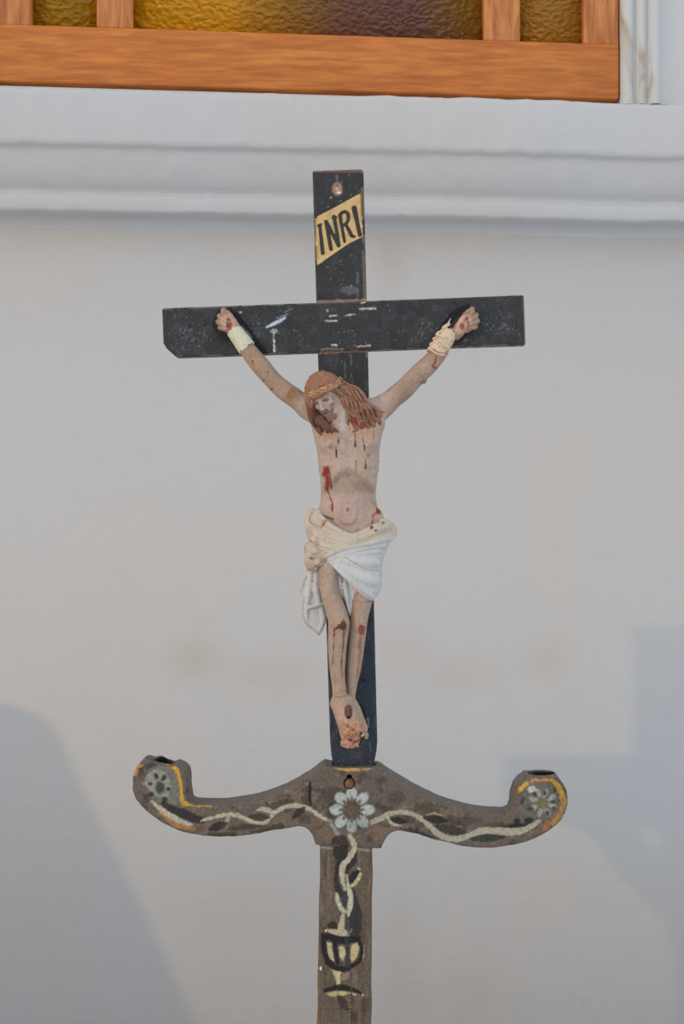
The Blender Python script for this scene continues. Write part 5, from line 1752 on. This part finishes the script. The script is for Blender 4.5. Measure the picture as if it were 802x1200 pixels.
# window sash -------------------------------------------------------------
def wood(name, cols, stretch):
    m, nt, bs, cr = ramp_material(name, [(0.30, cols[0]), (0.5, cols[1]), (0.72, cols[2])], 11.0, stretch, 0.42, 0.4, 10, 0.5, (60, 0.25, 0.0015, 6))
    # broad colour drift: redder, fresher varnish in places
    tc = nt.nodes.new('ShaderNodeTexCoord')
    no = nt.nodes.new('ShaderNodeTexNoise')
    no.inputs['Scale'].default_value = 2.2
    nt.links.new(tc.outputs['Object'], no.inputs['Vector'])
    fine = nt.nodes.new('ShaderNodeTexNoise')
    fine.inputs['Scale'].default_value = 160
    fine.inputs['Detail'].default_value = 4
    mp = nt.nodes.new('ShaderNodeMapping')
    mp.inputs['Scale'].default_value = tuple(np.array(stretch) / max(stretch))
    nt.links.new(tc.outputs['Object'], mp.inputs[0])
    nt.links.new(mp.outputs[0], fine.inputs['Vector'])
    mr = nt.nodes.new('ShaderNodeMapRange')
    for k, v in zip(('From Min', 'From Max', 'To Min', 'To Max'), (0.3, 0.7, 0.86, 1.12)):
        mr.inputs[k].default_value = v
    nt.links.new(fine.outputs['Fac'], mr.inputs['Value'])
    mx = nt.nodes.new('ShaderNodeMix')
    mx.data_type = 'RGBA'
    mx.blend_type = 'MULTIPLY'
    mx.inputs[0].default_value = 1
    nt.links.new(cr.outputs['Color'], mx.inputs[6])
    nt.links.new(mr.outputs[0], mx.inputs[7])
    nt.links.new(mx.outputs[2], bs.inputs['Base Color'])
    return m


M_rail = wood('varnished_rail_wood', [C(165, 92, 36), C(182, 106, 44), C(194, 122, 54)], (1.0, 4, 9))
M_stile = wood('varnished_stile_wood', [C(155, 88, 43), C(182, 113, 61), C(198, 134, 77)], (9, 4, 1.0))

win = empty('window_1', (0, WD, 0), YAWW)
win['kind'] = 'structure'
WS = -0.005


def zz_(py):
    return WU(401, py, WS)[1]


def uu(px):
    return WU(px, 60, WS)[0]


z0, z1 = zz_(106.6), zz_(41)
boxes('bottom_rail', [(uu(-8), uu(726), WS - 0.055, WS, z0, z1)], M_rail, win, 0.003, 3)
boxes('top_rail', [(uu(-8), uu(726), WS - 0.035, WS, zT - 0.11, zT - 0.004)], M_rail, win, 0.003, 3)
for a, b in ((-8, 37), (685.5, 726)):
    boxes('stile', [(uu(a), uu(b), WS - 0.035, WS - 0.002, z1 - 0.001, zT - 0.11)], M_stile, win, 0.003, 3)
for a, b in ((113, 156), (568, 611)):
    boxes('muntin', [(uu(a), uu(b), WS - 0.033, WS - 0.003, z1 - 0.001, zT - 0.11)], M_stile, win, 0.004, 3)

# textured coloured glass, one leaf of glass per light
mg, nt, bs = nodes_of('figured_coloured_glass')
tc = nt.nodes.new('ShaderNodeTexCoord')
sx = nt.nodes.new('ShaderNodeSeparateXYZ')
nt.links.new(tc.outputs['Object'], sx.inputs[0])
nb = nt.nodes.new('ShaderNodeTexNoise')
nb.inputs['Scale'].default_value = 5
nb.inputs['Detail'].default_value = 3
nt.links.new(tc.outputs['Object'], nb.inputs['Vector'])
ma = nt.nodes.new('ShaderNodeMath')
ma.operation = 'MULTIPLY_ADD'
nt.links.new(nb.outputs['Fac'], ma.inputs[0])
ma.inputs[1].default_value = 0.16
nt.links.new(sx.outputs['X'], ma.inputs[2])
mrg = nt.nodes.new('ShaderNodeMapRange')
for k, v in zip(('From Min', 'From Max', 'To Min', 'To Max'), (uu(0) + 0.08, uu(700) + 0.08, 0, 1)):
    mrg.inputs[k].default_value = v
nt.links.new(ma.outputs[0], mrg.inputs['Value'])
cr = nt.nodes.new('ShaderNodeValToRGB')
el = cr.color_ramp.elements
el[0].position, el[0].color = 0.0, (*C(158, 119, 21), 1)
el[1].position, el[1].color = 1.0, (*C(175, 121, 38), 1)
for p_, c_ in [(0.14, C(175, 129, 21)), (0.24, C(205, 147, 21)), (0.36, C(213, 152, 25)), (0.46, C(152, 106, 38)), (0.56, C(122, 84, 66)), (0.68, C(120, 82, 70)), (0.77, C(141, 101, 36)), (0.9, C(169, 119, 36))]:
    e = el.new(p_)
    e.color = (*c_, 1)
nt.links.new(mrg.outputs[0], cr.inputs['Fac'])
nt.links.new(cr.outputs['Color'], bs.inputs['Base Color'])
bs.inputs['Roughness'].default_value = 0.22
bs.inputs['Specular IOR Level'].default_value = 0.5
bs.inputs['Transmission Weight'].default_value = 0.25
vo = nt.nodes.new('ShaderNodeTexVoronoi')
vo.feature = 'SMOOTH_F1'
vo.inputs['Scale'].default_value = 95
mpv = nt.nodes.new('ShaderNodeMapping')
mpv.inputs['Scale'].default_value = (1, 1, 1.3)
nt.links.new(tc.outputs['Object'], mpv.inputs[0])
nd = nt.nodes.new('ShaderNodeTexNoise')
nd.inputs['Scale'].default_value = 40
nt.links.new(mpv.outputs[0], nd.inputs['Vector'])
va = nt.nodes.new('ShaderNodeVectorMath')
va.operation = 'MULTIPLY_ADD'
nt.links.new(nd.outputs['Color'], va.inputs[0])
va.inputs[1].default_value = (0.02, 0.02, 0.02)
nt.links.new(mpv.outputs[0], va.inputs[2])
nt.links.new(va.outputs[0], vo.inputs['Vector'])
bu = nt.nodes.new('ShaderNodeBump')
bu.inputs['Strength'].default_value = 0.6
bu.inputs['Distance'].default_value = 0.006
nt.links.new(vo.outputs['Distance'], bu.inputs['Height'])
nt.links.new(bu.outputs[0], bs.inputs['Normal'])
boxes('glass_panes', [(uu(34), uu(116), WS - 0.026, WS - 0.020, z1 - 0.008, zT - 0.10), (uu(153), uu(571), WS - 0.026, WS - 0.020, z1 - 0.008, zT - 0.10), (uu(608), uu(689), WS - 0.026, WS - 0.020, z1 - 0.008, zT - 0.10)], mg, win)

# fixed jamb beside the sash, weathered white paint over wood
M_jamb, ntj, bsj, crj = ramp_material('weathered_white_jamb', [(0.26, C(147, 116, 92)), (0.36, C(177, 169, 160)), (0.45, C(186, 186, 184)), (0.8, C(182, 186, 190))], 5, (4, 4, 1.2), 0.6, 0.3, 6, 0.6, (120, 0.4, 0.002, 4))


def jamb(name, side):
    if side > 0:
        a = uu(727.5)
        pr = [(a, -0.03), (a, 0.004), (uu(733), 0.010), (uu(739), 0.010), (uu(741), 0.003), (uu(744), 0.003), (uu(746), 0.012), (uu(752), 0.014), (uu(755), 0.006), (uu(757), 0.006), (uu(760), 0.016), (uu(768), 0.018), (uu(771), 0.012), (uu(800), 0.013), (uu(840), 0.013), (uu(843), -0.03)]
    else:
        b = uu(-9.5)
        pr = [(b - 0.17, -0.03), (b - 0.17, 0.013), (b - 0.06, 0.013), (b - 0.05, 0.018), (b - 0.04, 0.016), (b - 0.035, 0.006), (b - 0.02, 0.012), (b - 0.01, 0.010), (b, 0.004), (b, -0.03)]
    zs = [zB - 0.003, zT + 0.06]
    V, Q = [], []
    for z_ in zs:
        V += [(u_, -w_, z_) for u_, w_ in pr]
    n = len(pr)
    for k in range(n):
        Q.append((k, (k + 1) % n, n + (k + 1) % n, n + k))
    me = raw_mesh(name, np.array(V), np.array(Q), smooth=False)
    return wall_place(link(name, me, M_jamb))


for nm, sd in (('trim_2', 1), ('trim_3', -1)):
    jamb(nm, sd)['kind'] = 'structure'

# invented out-of-view shapes, outlined to cast the two wall shadows
AZ, EL = math.radians(50), math.radians(15)
sd = np.array([math.sin(AZ) * math.cos(EL), math.cos(AZ) * math.cos(EL), -math.sin(EL)])


def back_to(px, py, dist):
    """wall point seen at (px, py) followed towards the sun to `dist` in front of the wall; wall axes (u, z)"""
    u, z_ = WU(px, py)
    t = dist / (-(sd @ n_w))
    q = -sd * t
    return u + q @ t_w, z_ + q[2]


def prisms(name, polys, dist, th):
    """thick pieces cut to an outline (wall axes u, z), all in one mesh"""
    V, Fc = [], []
    for pl in polys:
        k, n = len(V), len(pl)
        V += [(u, -(dist + th), z_) for u, z_ in pl] + [(u, -dist, z_) for u, z_ in pl]
        Fc += [tuple(range(k, k + n)), tuple(range(k + 2 * n - 1, k + n - 1, -1))]
        for q in range(n):
            r = (q + 1) % n
            Fc.append((k + r, k + q, k + n + q, k + n + r))
    me = bpy.data.meshes.new(name)
    me.from_pydata(V, [], Fc)
    me.update()
    import bmesh
    bm = bmesh.new()
    bm.from_mesh(me)
    bmesh.ops.recalc_face_normals(bm, faces=bm.faces)
    bm.to_mesh(me)
    bm.free()
    o = wall_place(link(name, me, M_wall))
    o['kind'] = 'structure'
    return o


D1, D2 = 1.0, 1.0
l1 = [(-260, 822), (0, 824), (14, 827), (30, 837), (42, 856), (60, 898), (90, 960), (120, 1020), (160, 1103), (205, 1200), (250, 1300)]
l1 = [back_to(a, b, D1) for a, b in l1]
prisms('shadow_caster_left', [l1 + [(l1[-1][0], 0.0), (l1[0][0], 0.0)]], D1, 0.03)  # added unseen shape, cut to throw the lower-left wall shadow
bt = lambda ps: [back_to(a, b, D2) for a, b in ps]
post = bt([(772, 950), (900, 950), (900, 1300), (794, 1300), (793, 1200), (786, 1095), (773, 1070)])
post[2], post[3] = (post[2][0], 0.0), (post[3][0], 0.0)
prisms('shadow_caster_side', [bt([(742, 734), (900, 732), (900, 890), (742, 890)]), bt([(590, 886), (900, 884), (900, 966), (660, 967), (640, 956), (590, 946)]),
                     bt([(655, 960), (728, 962), (773, 1030), (776, 1078), (760, 1060), (727, 1025), (698, 986)]), post], D2, 0.02)  # added unseen shape, cut to throw the stepped right-hand wall shadow

# unseen floor, kept pale to bounce light onto the lower wall
M_floor, *_ = ramp_material('pale_bounce_floor', [(0.35, C(190, 186, 182)), (0.65, C(206, 203, 199))], 6, (1, 1, 1), 0.6, 0.3)
me = raw_mesh('floor', np.array([(-3.5, -4.5, -0.05), (3.5, -4.5, -0.05), (3.5, 1.4, -0.05), (-3.5, 1.4, -0.05), (-3.5, -4.5, 0), (3.5, -4.5, 0), (3.5, 1.4, 0), (-3.5, 1.4, 0)], float),
              np.array([(0, 3, 2, 1), (4, 5, 6, 7), (0, 1, 5, 4), (1, 2, 6, 5), (2, 3, 7, 6), (3, 0, 4, 7)]), smooth=False)
link('floor', me, M_floor)['kind'] = 'structure'

# ------------------------------------------------------------------ light and camera
w = bpy.data.worlds.new('daylight')
scene.world = w
w.use_nodes = True
bg = w.node_tree.nodes['Background']
bg.inputs['Color'].default_value = (0.88, 0.96, 1.06, 1)
bg.inputs['Strength'].default_value = 0.84
sl = bpy.data.lights.new('sun', 'SUN')
sl.energy = 0.66
sl.color = (1.0, 0.70, 0.34)
sl.angle = math.radians(0.6)
so = bpy.data.objects.new('sun', sl)
COL.objects.link(so)
from mathutils import Vector
so.rotation_euler = Vector(sd).to_track_quat('-Z', 'Y').to_euler()
so.location = (-2, -1.5, 2.5)

cd_ = bpy.data.cameras.new('camera')
cam = bpy.data.objects.new('camera', cd_)
COL.objects.link(cam)
cam.location = (0, -1.5, CAM_Z)
cam.rotation_euler = (math.pi / 2, 0, 0)
cd_.sensor_fit = 'HORIZONTAL'
cd_.sensor_width = 36
cd_.lens = 36 * 1500 / 802
cd_.clip_start = 0.05
scene.camera = cam

vs = scene.view_settings
scene.display_settings.display_device = 'sRGB'
vs.view_transform = 'Standard'
vs.look = 'None'
vs.exposure = 0.0
vs.gamma = 1.0
vs.use_curve_mapping = False
